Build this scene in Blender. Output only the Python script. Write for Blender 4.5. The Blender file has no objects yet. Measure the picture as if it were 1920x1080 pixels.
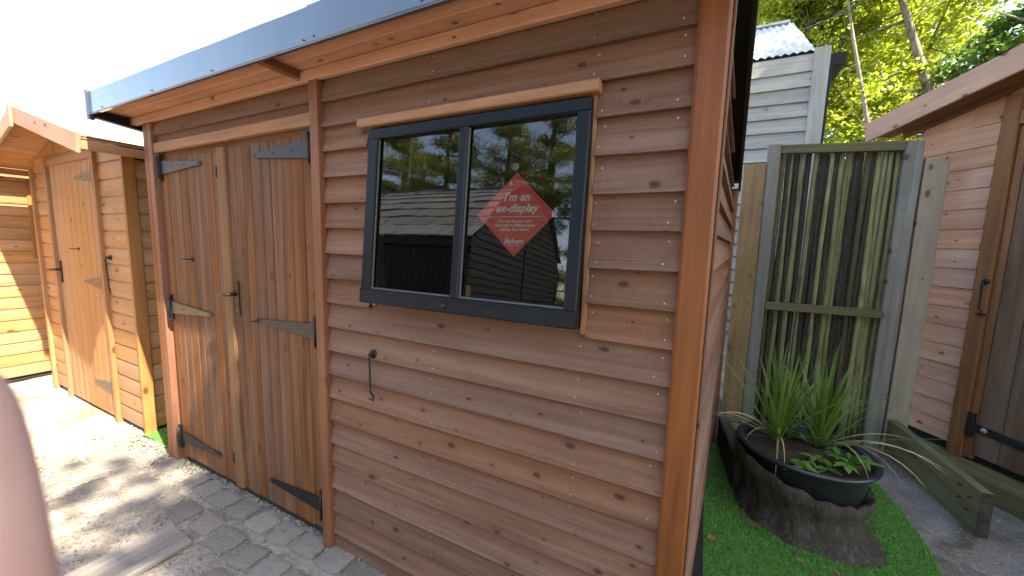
import bpy, bmesh, math, random
import numpy as np
from mathutils import Vector, Matrix

random.seed(7)
rng = np.random.default_rng(7)
scene = bpy.context.scene
COL = scene.collection

# ------------------------------------------------------------------ camera
CAM = Vector((0.0, -1.15, 1.5))
YAW, PITCH, ROLL, FPX = math.radians(26.769), math.radians(6.733), math.radians(-1.578), 713.27
fwd = Vector((-math.sin(YAW) * math.cos(PITCH), math.cos(YAW) * math.cos(PITCH), -math.sin(PITCH)))
rt0 = Vector((math.cos(YAW), math.sin(YAW), 0.0))
dn0 = fwd.cross(rt0)
rt = rt0 * math.cos(ROLL) + dn0 * math.sin(ROLL)
dn = -rt0 * math.sin(ROLL) + dn0 * math.cos(ROLL)
cd = bpy.data.cameras.new('camera')
cam = bpy.data.objects.new('camera', cd)
COL.objects.link(cam)
cam.matrix_world = Matrix(((rt.x, -dn.x, -fwd.x, CAM.x), (rt.y, -dn.y, -fwd.y, CAM.y), (rt.z, -dn.z, -fwd.z, CAM.z), (0, 0, 0, 1)))
cd.sensor_width = 36.0
cd.lens = 36.0 * FPX / 1920.0
cd.clip_start = 0.004
cd.clip_end = 800.0
cd.dof.use_dof = True
cd.dof.focus_distance = 2.1
cd.dof.aperture_fstop = 11.0
scene.camera = cam

# ------------------------------------------------------------------ sky, sun, exposure
SUN_EL, SUN_AZ = math.radians(54.0), math.radians(13.0)      # azimuth measured from +x towards -y
sun_dir = Vector((math.cos(SUN_EL) * math.cos(SUN_AZ), -math.cos(SUN_EL) * math.sin(SUN_AZ), math.sin(SUN_EL)))
world = bpy.data.worlds.new('World')
scene.world = world
world.use_nodes = True
wn = world.node_tree
sky = wn.nodes.new('ShaderNodeTexSky')
sky.sky_type = 'NISHITA'
sky.sun_disc = False
sky.sun_elevation = SUN_EL
sky.sun_rotation = math.atan2(sun_dir.x, sun_dir.y)
sky.air_density = 1.0
sky.dust_density = 1.3
sky.ozone_density = 1.0
bgn = wn.nodes['Background']
bgn.inputs['Strength'].default_value = 0.15
wn.links.new(sky.outputs[0], bgn.inputs['Color'])
sl = bpy.data.lights.new('sun', 'SUN')
sl.energy = 5.0
sl.angle = math.radians(0.53)
sl.color = (1.0, 0.93, 0.82)
so = bpy.data.objects.new('sun', sl)
COL.objects.link(so)
so.location = (20, -5, 30)
so.rotation_euler = sun_dir.to_track_quat('Z', 'Y').to_euler()
scene.view_settings.view_transform = 'Standard'
scene.view_settings.look = 'None'
scene.view_settings.exposure = 2.32
scene.view_settings.gamma = 1.0
scene.view_settings.use_white_balance = True        # the phone balanced for open shade
scene.view_settings.white_balance_temperature = 7400
scene.view_settings.white_balance_tint = 10
scene.view_settings.use_curve_mapping = False
scene.cycles.use_denoising = True
scene.cycles.max_bounces = 8
scene.cycles.transparent_max_bounces = 12
scene.cycles.caustics_reflective = False
scene.cycles.caustics_refractive = False
scene.cycles.sample_clamp_indirect = 6.0


# ------------------------------------------------------------------ node helpers
def new_mat(name):
    m = bpy.data.materials.new(name)
    m.use_nodes = True
    nt = m.node_tree
    return m, nt, nt.nodes['Principled BSDF']


class N:
    """tiny wrapper to write node graphs compactly"""
    def __init__(self, nt):
        self.nt = nt

    def node(self, typ, **kw):
        n = self.nt.nodes.new(typ)
        for k, v in kw.items():
            setattr(n, k, v)
        return n

    def put(self, sock, v):
        if isinstance(v, bpy.types.NodeSocket):
            self.nt.links.new(v, sock)
        elif v is not None:
            sock.default_value = v

    def math(self, op, a, b=None, c=None, clamp=False):
        n = self.node('ShaderNodeMath', operation=op, use_clamp=clamp)
        self.put(n.inputs[0], a)
        if b is not None:
            self.put(n.inputs[1], b)
        if c is not None:
            self.put(n.inputs[2], c)
        return n.outputs[0]

    def vmath(self, op, a, b=None):
        n = self.node('ShaderNodeVectorMath', operation=op)
        self.put(n.inputs[0], a)
        if b is not None:
            self.put(n.inputs[1], b)
        return n.outputs[0]

    def noise(self, vec, scale=1.0, detail=3.0, rough=0.55, dist=0.0):
        n = self.node('ShaderNodeTexNoise')
        self.put(n.inputs['Vector'], vec)
        n.inputs['Scale'].default_value = scale
        n.inputs['Detail'].default_value = detail
        n.inputs['Roughness'].default_value = rough
        n.inputs['Distortion'].default_value = dist
        return n.outputs['Fac']

    def ramp(self, fac, stops, interp='LINEAR'):
        n = self.node('ShaderNodeValToRGB')
        cr = n.color_ramp
        cr.interpolation = interp
        while len(cr.elements) < len(stops):
            cr.elements.new(0.5)
        for e, (p, c) in zip(cr.elements, stops):
            e.position = p
            e.color = (c, c, c, 1) if isinstance(c, (int, float)) else (c[0], c[1], c[2], 1)
        self.put(n.inputs[0], fac)
        return n.outputs[0]

    def mix(self, fac, a, b, blend='MIX'):
        n = self.node('ShaderNodeMix', data_type='RGBA', blend_type=blend)
        self.put(n.inputs[0], fac)
        for s, v in ((n.inputs[6], a), (n.inputs[7], b)):
            self.put(s, (v[0], v[1], v[2], 1) if isinstance(v, tuple) and len(v) == 3 else v)
        return n.outputs[2]

    def bump(self, h, strength=0.3, dist=0.002, normal=None):
        n = self.node('ShaderNodeBump')
        n.inputs['Strength'].default_value = strength
        n.inputs['Distance'].default_value = dist
        self.put(n.inputs['Height'], h)
        if normal is not None:
            self.put(n.inputs['Normal'], normal)
        return n.outputs[0]


def wood(name, dark, light, knot=(0.05, 0.022, 0.012), knots=0.55, rough=0.72, bump=0.5, vary=0.35,
         weather=None, wamount=0.0, grain=1.0, spec=0.3, streak=0.0, gw=0.62, ygrad=None, kscale=1.0):
    """stained or weathered timber; local X is the length of the piece, Y its width"""
    m, nt, bs = new_mat(name)
    g = N(nt)
    tc = g.node('ShaderNodeTexCoord').outputs['Object']
    oi = g.node('ShaderNodeObjectInfo')
    rnd = oi.outputs['Random']
    off = g.node('ShaderNodeCombineXYZ')
    g.put(off.inputs[0], g.math('MULTIPLY', rnd, 37.0))
    g.put(off.inputs[1], g.math('MULTIPLY', rnd, 91.0))
    g.put(off.inputs[2], g.math('MULTIPLY', rnd, 13.0))
    p = g.vmath('ADD', tc, off.outputs[0])
    # knots on the broad face
    kv = g.vmath('MULTIPLY', p, (4.6 * kscale, 8.5 * kscale, 0.0))
    wob = g.noise(g.vmath('MULTIPLY', p, (7, 16, 16)), 1.0, 2.0)
    vor = g.node('ShaderNodeTexVoronoi', voronoi_dimensions='2D')
    g.put(vor.inputs['Vector'], kv)
    vor.inputs['Scale'].default_value = 1.0
    dist = g.math('ADD', vor.outputs['Distance'], g.math('MULTIPLY', g.math('SUBTRACT', wob, 0.5), 0.10))
    sep = g.node('ShaderNodeSeparateColor')
    g.put(sep.inputs[0], vor.outputs['Color'])
    has = g.math('LESS_THAN', sep.outputs[0], knots)
    size = g.math('MULTIPLY_ADD', g.math('POWER', sep.outputs[1], 2.5), 0.11, 0.032)
    rel = g.math('DIVIDE', dist, size)
    kcore = g.math('MULTIPLY', g.ramp(rel, [(0.0, 0.85), (0.35, 1.0), (0.62, 0.7), (0.78, 0.95), (1.0, 0.0)]), has)
    khalo = g.math('MULTIPLY', g.ramp(g.math('MULTIPLY', rel, 0.33), [(0.0, 1.0), (0.4, 0.55), (1.0, 0.0)]), has)
    # grain lines bend round the knots
    bend = g.node('ShaderNodeCombineXYZ')
    g.put(bend.inputs[1], g.math('MULTIPLY', khalo, 0.05))
    pg = g.vmath('ADD', p, bend.outputs[0])
    g1 = g.noise(g.vmath('MULTIPLY', pg, (1.0 * grain, 26, 26)), 1.0, 6.0, 0.62, 0.7)
    g2 = g.noise(g.vmath('MULTIPLY', pg, (5.0 * grain, 190, 190)), 1.0, 4.0, 0.6, 0.2)
    blot = g.noise(g.vmath('MULTIPLY', p, (2.2, 6, 6)), 1.0, 4.0, 0.6, 0.3)
    saw = g.noise(g.vmath('MULTIPLY', p, (150, 22, 22)), 1.0, 3.0, 0.65)
    fac = g.math('ADD', g.math('MULTIPLY', g1, gw), g.math('ADD', g.math('MULTIPLY', g2, (1 - gw) * 0.6), g.math('MULTIPLY', saw, (1 - gw) * 0.4)))
    fac = g.ramp(fac, [(0.36, 0.0), (0.64, 1.0)])
    col = g.mix(fac, tuple(dark), tuple(light))
    col = g.mix(g.ramp(blot, [(0.35, 0.0), (0.75, 0.45)]), col, tuple(c * 0.62 for c in dark))
    if wamount > 0:
        wv = g.noise(g.vmath('MULTIPLY', p, (0.8, 20, 20)), 1.0, 5.0, 0.65, 0.5)
        wf = g.ramp(wv, [(0.45 - 0.22 * wamount, 0.0), (0.80 - 0.18 * wamount, min(1.0, 0.35 + wamount))])
        col = g.mix(wf, col, tuple(weather))
    if ygrad is not None:
        # the lower, exposed part of each board has weathered more than the part tucked under the next
        sy = g.node('ShaderNodeSeparateXYZ')
        g.put(sy.inputs[0], tc)
        col = g.mix(g.ramp(g.math('MULTIPLY', g.math('ADD', sy.outputs[1], g.math('MULTIPLY', g.math('SUBTRACT', blot, 0.5), 0.06)), 9.0), [(0.25, 0.0), (0.95, 0.6)]), col, tuple(ygrad))
    if streak > 0:
        sv = g.noise(g.vmath('MULTIPLY', p, (3.5, 70, 70)), 1.0, 5.0, 0.7, 0.4)
        col = g.mix(g.ramp(sv, [(0.60, 0.0), (0.74, streak)]), col, tuple(min(1, c * 2.1 + 0.05) for c in light))
    col = g.mix(g.math('MULTIPLY', khalo, 0.28), col, tuple(0.5 * (a + b) for a, b in zip(dark, knot)))
    col = g.mix(g.math('MULTIPLY', kcore, 0.85), col, tuple(knot))
    hv = g.node('ShaderNodeHueSaturation')
    g.put(hv.inputs['Color'], col)
    g.put(hv.inputs['Value'], g.math('MULTIPLY_ADD', g.math('FRACT', g.math('MULTIPLY', rnd, 7.31)), vary, 1.0 - vary * 0.5))
    g.put(hv.inputs['Saturation'], g.math('MULTIPLY_ADD', g.math('FRACT', g.math('MULTIPLY', rnd, 3.77)), 0.25, 0.88))
    g.put(bs.inputs['Base Color'], hv.outputs[0])
    g.put(bs.inputs['Roughness'], g.math('MULTIPLY_ADD', g1, 0.25, rough - 0.12))
    bs.inputs['Specular IOR Level'].default_value = spec
    h = g.math('ADD', g.math('MULTIPLY', g1, 0.6), g.math('MULTIPLY', g2, 0.5))
    h = g.math('SUBTRACT', h, g.math('MULTIPLY', kcore, 0.4))
    g.put(bs.inputs['Normal'], g.bump(h, bump, 0.0022))
    return m


def plain(name, col, rough=0.5, metal=0.0, spec=0.5, var=0.25, scale=30.0, bump=0.15, bdist=0.001, coat=0.0):
    m, nt, bs = new_mat(name)
    g = N(nt)
    tc = g.node('ShaderNodeTexCoord').outputs['Object']
    n1 = g.noise(tc, scale, 5.0, 0.6)
    n2 = g.noise(tc, scale * 0.13, 3.0, 0.6)
    f = g.math('ADD', g.math('MULTIPLY', n1, 0.5), g.math('MULTIPLY', n2, 0.5))
    g.put(bs.inputs['Base Color'], g.mix(g.ramp(f, [(0.3, 0.0), (0.7, 1.0)]), tuple(c * (1 - var) for c in col), tuple(min(1, c * (1 + var)) for c in col)))
    g.put(bs.inputs['Roughness'], g.math('MULTIPLY_ADD', n1, 0.2, rough - 0.1))
    bs.inputs['Metallic'].default_value = metal
    bs.inputs['Specular IOR Level'].default_value = spec
    bs.inputs['Coat Weight'].default_value = coat
    g.put(bs.inputs['Normal'], g.bump(n1, bump, bdist))
    return m


def leafmat(name, c0, c1, trans=0.5, rough=0.45):
    m, nt, bs = new_mat(name)
    g = N(nt)
    geo = g.node('ShaderNodeNewGeometry')
    col = g.mix(geo.outputs['Random Per Island'], tuple(c0), tuple(c1))
    g.put(bs.inputs['Base Color'], col)
    bs.inputs['Roughness'].default_value = rough
    bs.inputs['Specular IOR Level'].default_value = 0.35
    tr = g.node('ShaderNodeBsdfTranslucent')
    g.put(tr.inputs[0], g.mix(0.5, col, g.mix(geo.outputs['Random Per Island'], tuple(min(1, c * 1.5) for c in c0), tuple(min(1, c * 1.5) for c in c1))))
    mx = g.node('ShaderNodeMixShader')
    mx.inputs[0].default_value = trans
    nt.links.new(bs.outputs[0], mx.inputs[1])
    nt.links.new(tr.outputs[0], mx.inputs[2])
    nt.links.new(mx.outputs[0], nt.nodes['Material Output'].inputs[0])
    return m


# ------------------------------------------------------------------ mesh helpers
def empty(name, loc, rz=0.0):
    o = bpy.data.objects.new(name, None)
    COL.objects.link(o)
    o.location = loc
    o.rotation_euler = (0, 0, rz)
    o.empty_display_size = 0.1
    return o


def tag(o, label=None, cat=None, group=None, kind=None):
    for k, v in (('label', label), ('category', cat), ('group', group), ('kind', kind)):
        if v:
            o[k] = v
    return o


def offset_of(parent):
    """children are written in the frame of the top-level thing with its origin taken off"""
    v = Vector((0, 0, 0))
    p = parent
    while p is not None:
        v += p.location if not p.get('rotated') else Vector((0, 0, 0))
        p = p.parent
    return v


def link(name, me, mat, parent=None, matrix=None):
    o = bpy.data.objects.new(name, me)
    COL.objects.link(o)
    if mat is not None and len(me.materials) == 0:
        me.materials.append(mat)
    mw = matrix if matrix is not None else Matrix.Identity(4)
    if parent is not None:
        o.parent = parent
        acc = Matrix.Identity(4)
        p = parent
        while p is not None and p.parent is not None:       # local matrices up to the top-level thing
            acc = p.matrix_basis @ acc
            p = p.parent
        # p is the top-level thing: for unrotated things coordinates are world ones
        if not p.get('rotated'):
            acc = Matrix.Translation(p.location) @ acc if p is not None else acc
        o.matrix_basis = acc.inverted() @ mw
    else:
        o.matrix_basis = mw
    return o


def smooth(me):
    me.polygons.foreach_set('use_smooth', [True] * len(me.polygons))
    me.update()


def mesh_from(verts, faces, name='mesh'):
    me = bpy.data.meshes.new(name)
    me.from_pydata([tuple(v) for v in verts], [], [tuple(f) for f in faces])
    me.update()
    return me


def frame(p0, p1, wdir):
    p0, p1 = Vector(p0), Vector(p1)
    x = (p1 - p0).normalized()
    w = Vector(wdir)
    w = (w - x * w.dot(x)).normalized()
    t = x.cross(w)
    c = (p0 + p1) * 0.5
    return Matrix(((x.x, w.x, t.x, c.x), (x.y, w.y, t.y, c.y), (x.z, w.z, t.z, c.z), (0, 0, 0, 1))), (p1 - p0).length


def extrude(name, p0, p1, wdir, prof, mat, parent=None, segs=1, jit=0.0):
    """closed profile [(w, t)] swept from p0 to p1; w along wdir, t along (p1-p0) x wdir"""
    mtx, L = frame(p0, p1, wdir)
    n = len(prof)
    vs, fs = [], []
    ph = random.random() * 10
    for s in range(segs + 1):
        x = -L / 2 + L * s / segs
        dw = jit * (math.sin(ph + s * 1.7) * 0.6 + random.uniform(-0.5, 0.5)) if jit else 0.0
        dt = jit * 0.5 * random.uniform(-1, 1) if jit else 0.0
        for (w, t) in prof:
            vs.append((x, w + dw, t + dt))
    for s in range(segs):
        for i in range(n):
            j = (i + 1) % n
            a = s * n
            fs.append((a + i, a + j, a + n + j, a + n + i))
    fs.append(tuple(reversed(range(n))))
    fs.append(tuple(range(segs * n, segs * n + n)))
    # orientation: make outward
    me = mesh_from(vs, fs, name)
    bm = bmesh.new()
    bm.from_mesh(me)
    bmesh.ops.recalc_face_normals(bm, faces=bm.faces)
    bm.to_mesh(me)
    bm.free()
    return link(name, me, mat, parent, mtx)


def rect(w, t, c=0.003):
    a, b = w / 2, t / 2
    c = min(c, a * 0.6, b * 0.6)
    return [(-a + c, -b), (a - c, -b), (a, -b + c), (a, b - c), (a - c, b), (-a + c, b), (-a, b - c), (-a, -b + c)]


def beam(name, p0, p1, wdir, w, t, mat, parent=None, c=0.003, segs=1, jit=0.0):
    return extrude(name, p0, p1, wdir, rect(w, t, c), mat, parent, segs, jit)


def xbeam(name, x0, x1, y0, y1, z0, z1, mat, parent=None, axis=None, c=0.003, segs=1, jit=0.0):
    """axis-aligned member given by its extents; its longest side is the grain direction"""
    d = (x1 - x0, y1 - y0, z1 - z0)
    ctr = ((x0 + x1) / 2, (y0 + y1) / 2, (z0 + z1) / 2)
    if axis is None:
        axis = max(range(3), key=lambda i: d[i])
    others = [i for i in range(3) if i != axis]
    wi = max(others, key=lambda i: d[i])
    ti = [i for i in others if i != wi][0]
    p0, p1 = list(ctr), list(ctr)
    p0[axis] -= d[axis] / 2
    p1[axis] += d[axis] / 2
    wd = [0, 0, 0]
    wd[wi] = 1
    return beam(name, p0, p1, wd, d[wi], d[ti], mat, parent, c, segs, jit)


def wedge(h, tb=0.033, tt=0.007, bb=0.012):
    """feather-edged weatherboard, thick butt at the bottom"""
    return [(0, bb), (0, tb - 0.002), (0.002, tb), (h, tt), (h, 0.0)]


def tube_mesh(pts, radii, sides=8, cap=True, wob=0.0):
    vs, fs = [], []
    pts = [Vector(p) for p in pts]
    up = Vector((0.13, 0.31, 0.94))
    for i, p in enumerate(pts):
        d = (pts[min(i + 1, len(pts) - 1)] - pts[max(i - 1, 0)]).normalized()
        a = d.cross(up)
        if a.length < 1e-3:
            a = d.cross(Vector((1, 0, 0)))
        a.normalize()
        b = d.cross(a)
        for k in range(sides):
            an = 2 * math.pi * k / sides
            r = radii[i] * (1 + wob * random.uniform(-1, 1))
            vs.append(p + (a * math.cos(an) + b * math.sin(an)) * r)
    for i in range(len(pts) - 1):
        for k in range(sides):
            k2 = (k + 1) % sides
            fs.append((i * sides + k, i * sides + k2, (i + 1) * sides + k2, (i + 1) * sides + k))
    if cap:
        fs.append(tuple(reversed(range(sides))))
        fs.append(tuple(range((len(pts) - 1) * sides, len(pts) * sides)))
    return vs, fs


def tube(name, pts, radii, mat, parent=None, sides=8, wob=0.0, sm=True, centre=None):
    if not hasattr(radii, '__len__'):
        radii = [radii] * len(pts)
    c = Vector(centre) if centre is not None else Vector(pts[0])
    vs, fs = tube_mesh([Vector(p) - c for p in pts], radii, sides, True, wob)
    me = mesh_from(vs, fs, name)
    if sm:
        smooth(me)
    return link(name, me, mat, parent, Matrix.Translation(c))


def lathe(name, prof, mat, parent, centre, n=48, fn=None, sm=True, close=False):
    vs, fs = [], []
    for i, (r, z) in enumerate(prof):
        for k in range(n):
            a = 2 * math.pi * k / n
            rr, zz = (fn(i, a, r, z) if fn else (r, z))
            vs.append((rr * math.cos(a), rr * math.sin(a), zz))
    m = len(prof)
    for i in range(m - 1):
        for k in range(n):
            k2 = (k + 1) % n
            fs.append((i * n + k, i * n + k2, (i + 1) * n + k2, (i + 1) * n + k))
    if close:
        fs.append(tuple(reversed(range(n))))
        fs.append(tuple(range((m - 1) * n, m * n)))
    me = mesh_from(vs, fs, name)
    if sm:
        smooth(me)
    return link(name, me, mat, parent, Matrix.Translation(Vector(centre)))


def poly_prism(name, pts, y0, y1, mat, parent, to_world):
    """outline pts (a, b) extruded between depths y0 and y1, mapped by to_world(a, b, d)"""
    vs = [to_world(a, b, y0) for a, b in pts] + [to_world(a, b, y1) for a, b in pts]
    n = len(pts)
    fs = [tuple(range(n)), tuple(reversed(range(n, 2 * n)))] + [(i, i + n, (i + 1) % n + n, (i + 1) % n) for i in range(n)]
    c = sum((Vector(v) for v in vs), Vector()) / len(vs)
    me = mesh_from([Vector(v) - c for v in vs], fs, name)
    bm = bmesh.new()
    bm.from_mesh(me)
    bmesh.ops.recalc_face_normals(bm, faces=bm.faces)
    bm.to_mesh(me)
    bm.free()
    return link(name, me, mat, parent, Matrix.Translation(c))


def quads_mesh(name, V):
    """V: (n, 4, 3) array of quads"""
    n = V.shape[0]
    me = bpy.data.meshes.new(name)
    me.vertices.add(n * 4)
    me.vertices.foreach_set('co', V.reshape(-1).astype(np.float32))
    me.loops.add(n * 4)
    me.loops.foreach_set('vertex_index', np.arange(n * 4, dtype=np.int32))
    me.polygons.add(n)
    me.polygons.foreach_set('loop_start', np.arange(0, n * 4, 4, dtype=np.int32))
    me.polygons.foreach_set('loop_total', np.full(n, 4, dtype=np.int32))
    me.update(calc_edges=True)
    return me


def text_mesh(name, body, size, mat, parent, mtx, shear=0.0, offset=0.0, spacing=1.0):
    cu = bpy.data.curves.new(name, 'FONT')
    cu.body = body
    cu.size = size
    cu.align_x = 'CENTER'
    cu.shear = shear
    cu.offset = offset
    cu.space_character = spacing
    cu.resolution_u = 3
    ob = bpy.data.objects.new(name, cu)
    COL.objects.link(ob)
    dg = bpy.context.evaluated_depsgraph_get()
    me = bpy.data.meshes.new_from_object(ob.evaluated_get(dg))
    me.materials.clear()
    bpy.data.objects.remove(ob)
    bpy.data.curves.remove(cu)
    return link(name, me, mat, parent, mtx)


# ------------------------------------------------------------------ materials
W_BOARD = wood('stained_weatherboard', (0.102, 0.046, 0.028), (0.232, 0.120, 0.079), weather=(0.290, 0.176, 0.130), wamount=0.34, knot=(0.040, 0.016, 0.010), knots=0.62, vary=0.28, gw=0.46, ygrad=(0.175, 0.072, 0.036), kscale=1.35, bump=0.7)
W_POST = wood('orange_trim_timber', (0.145, 0.048, 0.021), (0.265, 0.100, 0.042), knots=0.22, rough=0.55, bump=0.25, vary=0.15, spec=0.45)
W_SOFFIT = wood('soffit_board', (0.42, 0.185, 0.100), (0.60, 0.31, 0.185), knots=0.7, rough=0.6, bump=0.25, vary=0.15)  # light bounced up from the ground is put into this pale colour
W_HEADER = wood('pale_trim_timber', (0.27, 0.120, 0.052), (0.42, 0.21, 0.10), knots=0.3, rough=0.6, bump=0.3, vary=0.12)
W_DOOR = wood('weathered_door_plank', (0.080, 0.029, 0.011), (0.205, 0.085, 0.037), weather=(0.265, 0.135, 0.072), wamount=0.34, knots=0.25, rough=0.7, bump=0.8, vary=0.25, streak=0.35)
W_AST = wood('weathered_cover_strip', (0.16, 0.080, 0.040), (0.29, 0.160, 0.090), knots=0.15, rough=0.7, bump=0.5, vary=0.1)
W_ORANGE = wood('honey_shiplap', (0.32, 0.155, 0.068), (0.48, 0.265, 0.130), knots=0.5, rough=0.5, bump=0.25, vary=0.16, spec=0.45)
W_ORANGED = wood('honey_trim', (0.27, 0.122, 0.048), (0.42, 0.215, 0.098), knots=0.2, rough=0.55, bump=0.25, vary=0.12)
W_ODOOR = wood('honey_door_plank', (0.31, 0.150, 0.066), (0.46, 0.25, 0.122), knots=0.2, rough=0.5, bump=0.25, vary=0.10)
W_BARGE = wood('pinkish_barge_timber', (0.38, 0.22, 0.145), (0.52, 0.33, 0.235), knots=0.3, rough=0.65, bump=0.25, vary=0.1)
W_PINK = wood('pink_weatherboard', (0.40, 0.215, 0.145), (0.60, 0.365, 0.265), knots=0.65, rough=0.75, bump=0.4, vary=0.14)
W_PTRIM = wood('brown_trim', (0.17, 0.065, 0.022), (0.29, 0.125, 0.045), knots=0.15, rough=0.6, bump=0.3, vary=0.1)
W_PDOOR = wood('dull_brown_door', (0.085, 0.044, 0.022), (0.175, 0.100, 0.058), weather=(0.18, 0.14, 0.11), wamount=0.4, knots=0.1, rough=0.8, bump=0.6, vary=0.15, streak=0.3)
W_GREY = wood('silvered_weatherboard', (0.30, 0.285, 0.27), (0.50, 0.49, 0.475), knot=(0.12, 0.10, 0.09), weather=(0.36, 0.36, 0.27), wamount=0.25, knots=0.2, rough=0.85, bump=0.5, vary=0.16)
W_GPOST = wood('silvered_post', (0.14, 0.128, 0.115), (0.33, 0.315, 0.30), knot=(0.06, 0.05, 0.045), weather=(0.23, 0.22, 0.15), wamount=0.35, knots=0.45, rough=0.85, bump=0.7, vary=0.2)
W_SIDE = wood('raw_side_board', (0.29, 0.225, 0.155), (0.48, 0.395, 0.30), knot=(0.09, 0.055, 0.035), weather=(0.30, 0.28, 0.24), wamount=0.35, knots=0.6, rough=0.85, bump=0.5, vary=0.15)
W_SIDEY = wood('warm_side_board', (0.23, 0.130, 0.046), (0.39, 0.245, 0.105), knot=(0.09, 0.055, 0.03), knots=0.5, rough=0.8, bump=0.5, vary=0.15)
W_GREEN = wood('algae_timber', (0.095, 0.076, 0.034), (0.20, 0.170, 0.085), knot=(0.04, 0.035, 0.02), weather=(0.20, 0.215, 0.085), wamount=0.35, knots=0.2, rough=0.85, bump=0.6, vary=0.2)
W_DARK = wood('wet_dark_timber', (0.018, 0.016, 0.012), (0.055, 0.050, 0.038), knot=(0.01, 0.01, 0.008), weather=(0.10, 0.11, 0.08), wamount=0.2, knots=0.1, rough=0.85, bump=0.6)
W_RAIL = wood('mossy_rail', (0.10, 0.085, 0.042), (0.21, 0.185, 0.10), knot=(0.06, 0.05, 0.03), knots=0.2, rough=0.85, bump=0.5, vary=0.2)
W_FLAG = wood('weathered_ground_plank', (0.19, 0.175, 0.155), (0.34, 0.32, 0.29), knot=(0.12, 0.10, 0.08), knots=0.05, rough=0.9, bump=0.9, vary=0.05)
W_BLACK = wood('black_barn_board', (0.008, 0.008, 0.009), (0.02, 0.02, 0.022), knot=(0.005, 0.005, 0.005), knots=0.0, rough=0.6, bump=0.3, vary=0.3)
W_SASH = wood('black_painted_sash', (0.003, 0.005, 0.009), (0.008, 0.013, 0.020), knot=(0.006, 0.007, 0.008), knots=0.15, rough=0.42, bump=0.35, vary=0.1, spec=0.25)
W_INT = wood('bare_inside_timber', (0.20, 0.12, 0.06), (0.34, 0.21, 0.11), knots=0.3, bump=0.2)
W_POLE = None
M_FASCIA = plain('sky_tinted_black_trim', (0.018, 0.040, 0.085), rough=0.34, spec=0.9, var=0.2, scale=6, bump=0.05, coat=0.6)  # black trim; the blue of the reflected sky is put into its colour
M_FASCIA.node_tree.nodes['Principled BSDF'].inputs['Coat IOR'].default_value = 1.9
M_TRIM = plain('black_trim', (0.012, 0.012, 0.013), rough=0.55, spec=0.3, var=0.2, scale=9, bump=0.05)
M_FELT = plain('dark_roof_felt', (0.05, 0.05, 0.05), rough=0.9, var=0.3, scale=200, bump=0.5)
M_PALEFELT = plain('pale_mineral_felt', (0.42, 0.33, 0.24), rough=0.9, var=0.15, scale=300, bump=0.5)
M_IRON = plain('black_iron', (0.010, 0.010, 0.011), rough=0.48, metal=0.0, spec=0.35, var=0.3, scale=60, bump=0.2)
M_IRONW = plain('worn_galvanised_iron', (0.032, 0.034, 0.040), rough=0.48, metal=0.35, spec=0.5, var=0.35, scale=45, bump=0.2)
M_IRONB = plain('brown_worn_iron', (0.13, 0.105, 0.075), rough=0.5, metal=0.35, spec=0.5, var=0.35, scale=45, bump=0.2)
M_BRASS = plain('dull_brass', (0.050, 0.040, 0.030), rough=0.45, metal=0.5, var=0.25, scale=60, bump=0.1)
M_NAIL = plain('nail_head', (0.45, 0.40, 0.36), rough=0.4, metal=0.7, var=0.3, scale=80)
M_DARK = plain('painted_shade_lining', (0.012, 0.010, 0.009), rough=0.9, var=0.2, scale=20)  # near-black stands for shade inside and behind boards, not the timber's own colour
M_RED = plain('red_card', (0.86, 0.085, 0.060), rough=0.45, spec=0.5, var=0.03, scale=20, bump=0.02)
M_WHITE = plain('white_print', (0.85, 0.84, 0.82), rough=0.5, var=0.02, scale=20, bump=0.0)
M_CLEAR = plain('suction_cup_plastic', (0.42, 0.46, 0.50), rough=0.15, spec=0.8, var=0.1, scale=20, bump=0.0, coat=0.6)
M_TUB = plain('black_tub_plastic', (0.012, 0.014, 0.018), rough=0.36, spec=0.55, var=0.3, scale=18, bump=0.1)
M_BOLT = plain('zinc_bolt', (0.36, 0.38, 0.42), rough=0.4, metal=0.7, var=0.2, scale=40)
M_YELLOW = plain('yellow_handle', (0.62, 0.46, 0.03), rough=0.5, var=0.1, scale=20)


def mat_pole():
    m, nt, bs = new_mat('mossy_pole')
    g = N(nt)
    tc = g.node('ShaderNodeTexCoord').outputs['Object']
    rnd = g.node('ShaderNodeObjectInfo').outputs['Random']
    off = g.node('ShaderNodeCombineXYZ')
    g.put(off.inputs[0], g.math('MULTIPLY', rnd, 53.0))
    p = g.vmath('ADD', tc, off.outputs[0])
    n1 = g.noise(g.vmath('MULTIPLY', p, (40, 40, 5)), 1.0, 5.0, 0.65, 0.5)
    n2 = g.noise(g.vmath('MULTIPLY', p, (90, 90, 24)), 1.0, 5.0, 0.7, 0.8)
    base = g.ramp(rnd, [(0.0, (0.022, 0.019, 0.012)), (0.20, (0.20, 0.18, 0.070)), (0.38, (0.31, 0.275, 0.125)), (0.52, (0.030, 0.025, 0.015)), (0.66, (0.20, 0.21, 0.090)), (0.80, (0.090, 0.060, 0.028)), (0.90, (0.28, 0.265, 0.13)), (1.0, (0.018, 0.016, 0.012))], 'CONSTANT')
    col = g.mix(g.ramp(n1, [(0.45, 0.0), (0.66, 0.6)]), base, (0.050, 0.042, 0.024))
    col = g.mix(g.ramp(n2, [(0.58, 0.0), (0.72, 0.6)]), col, (0.27, 0.28, 0.20))
    g.put(bs.inputs['Base Color'], col)
    bs.inputs['Roughness'].default_value = 0.85
    g.put(bs.inputs['Normal'], g.bump(g.math('ADD', n1, n2), 0.7, 0.003))
    return m


M_POLE = mat_pole()


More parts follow.
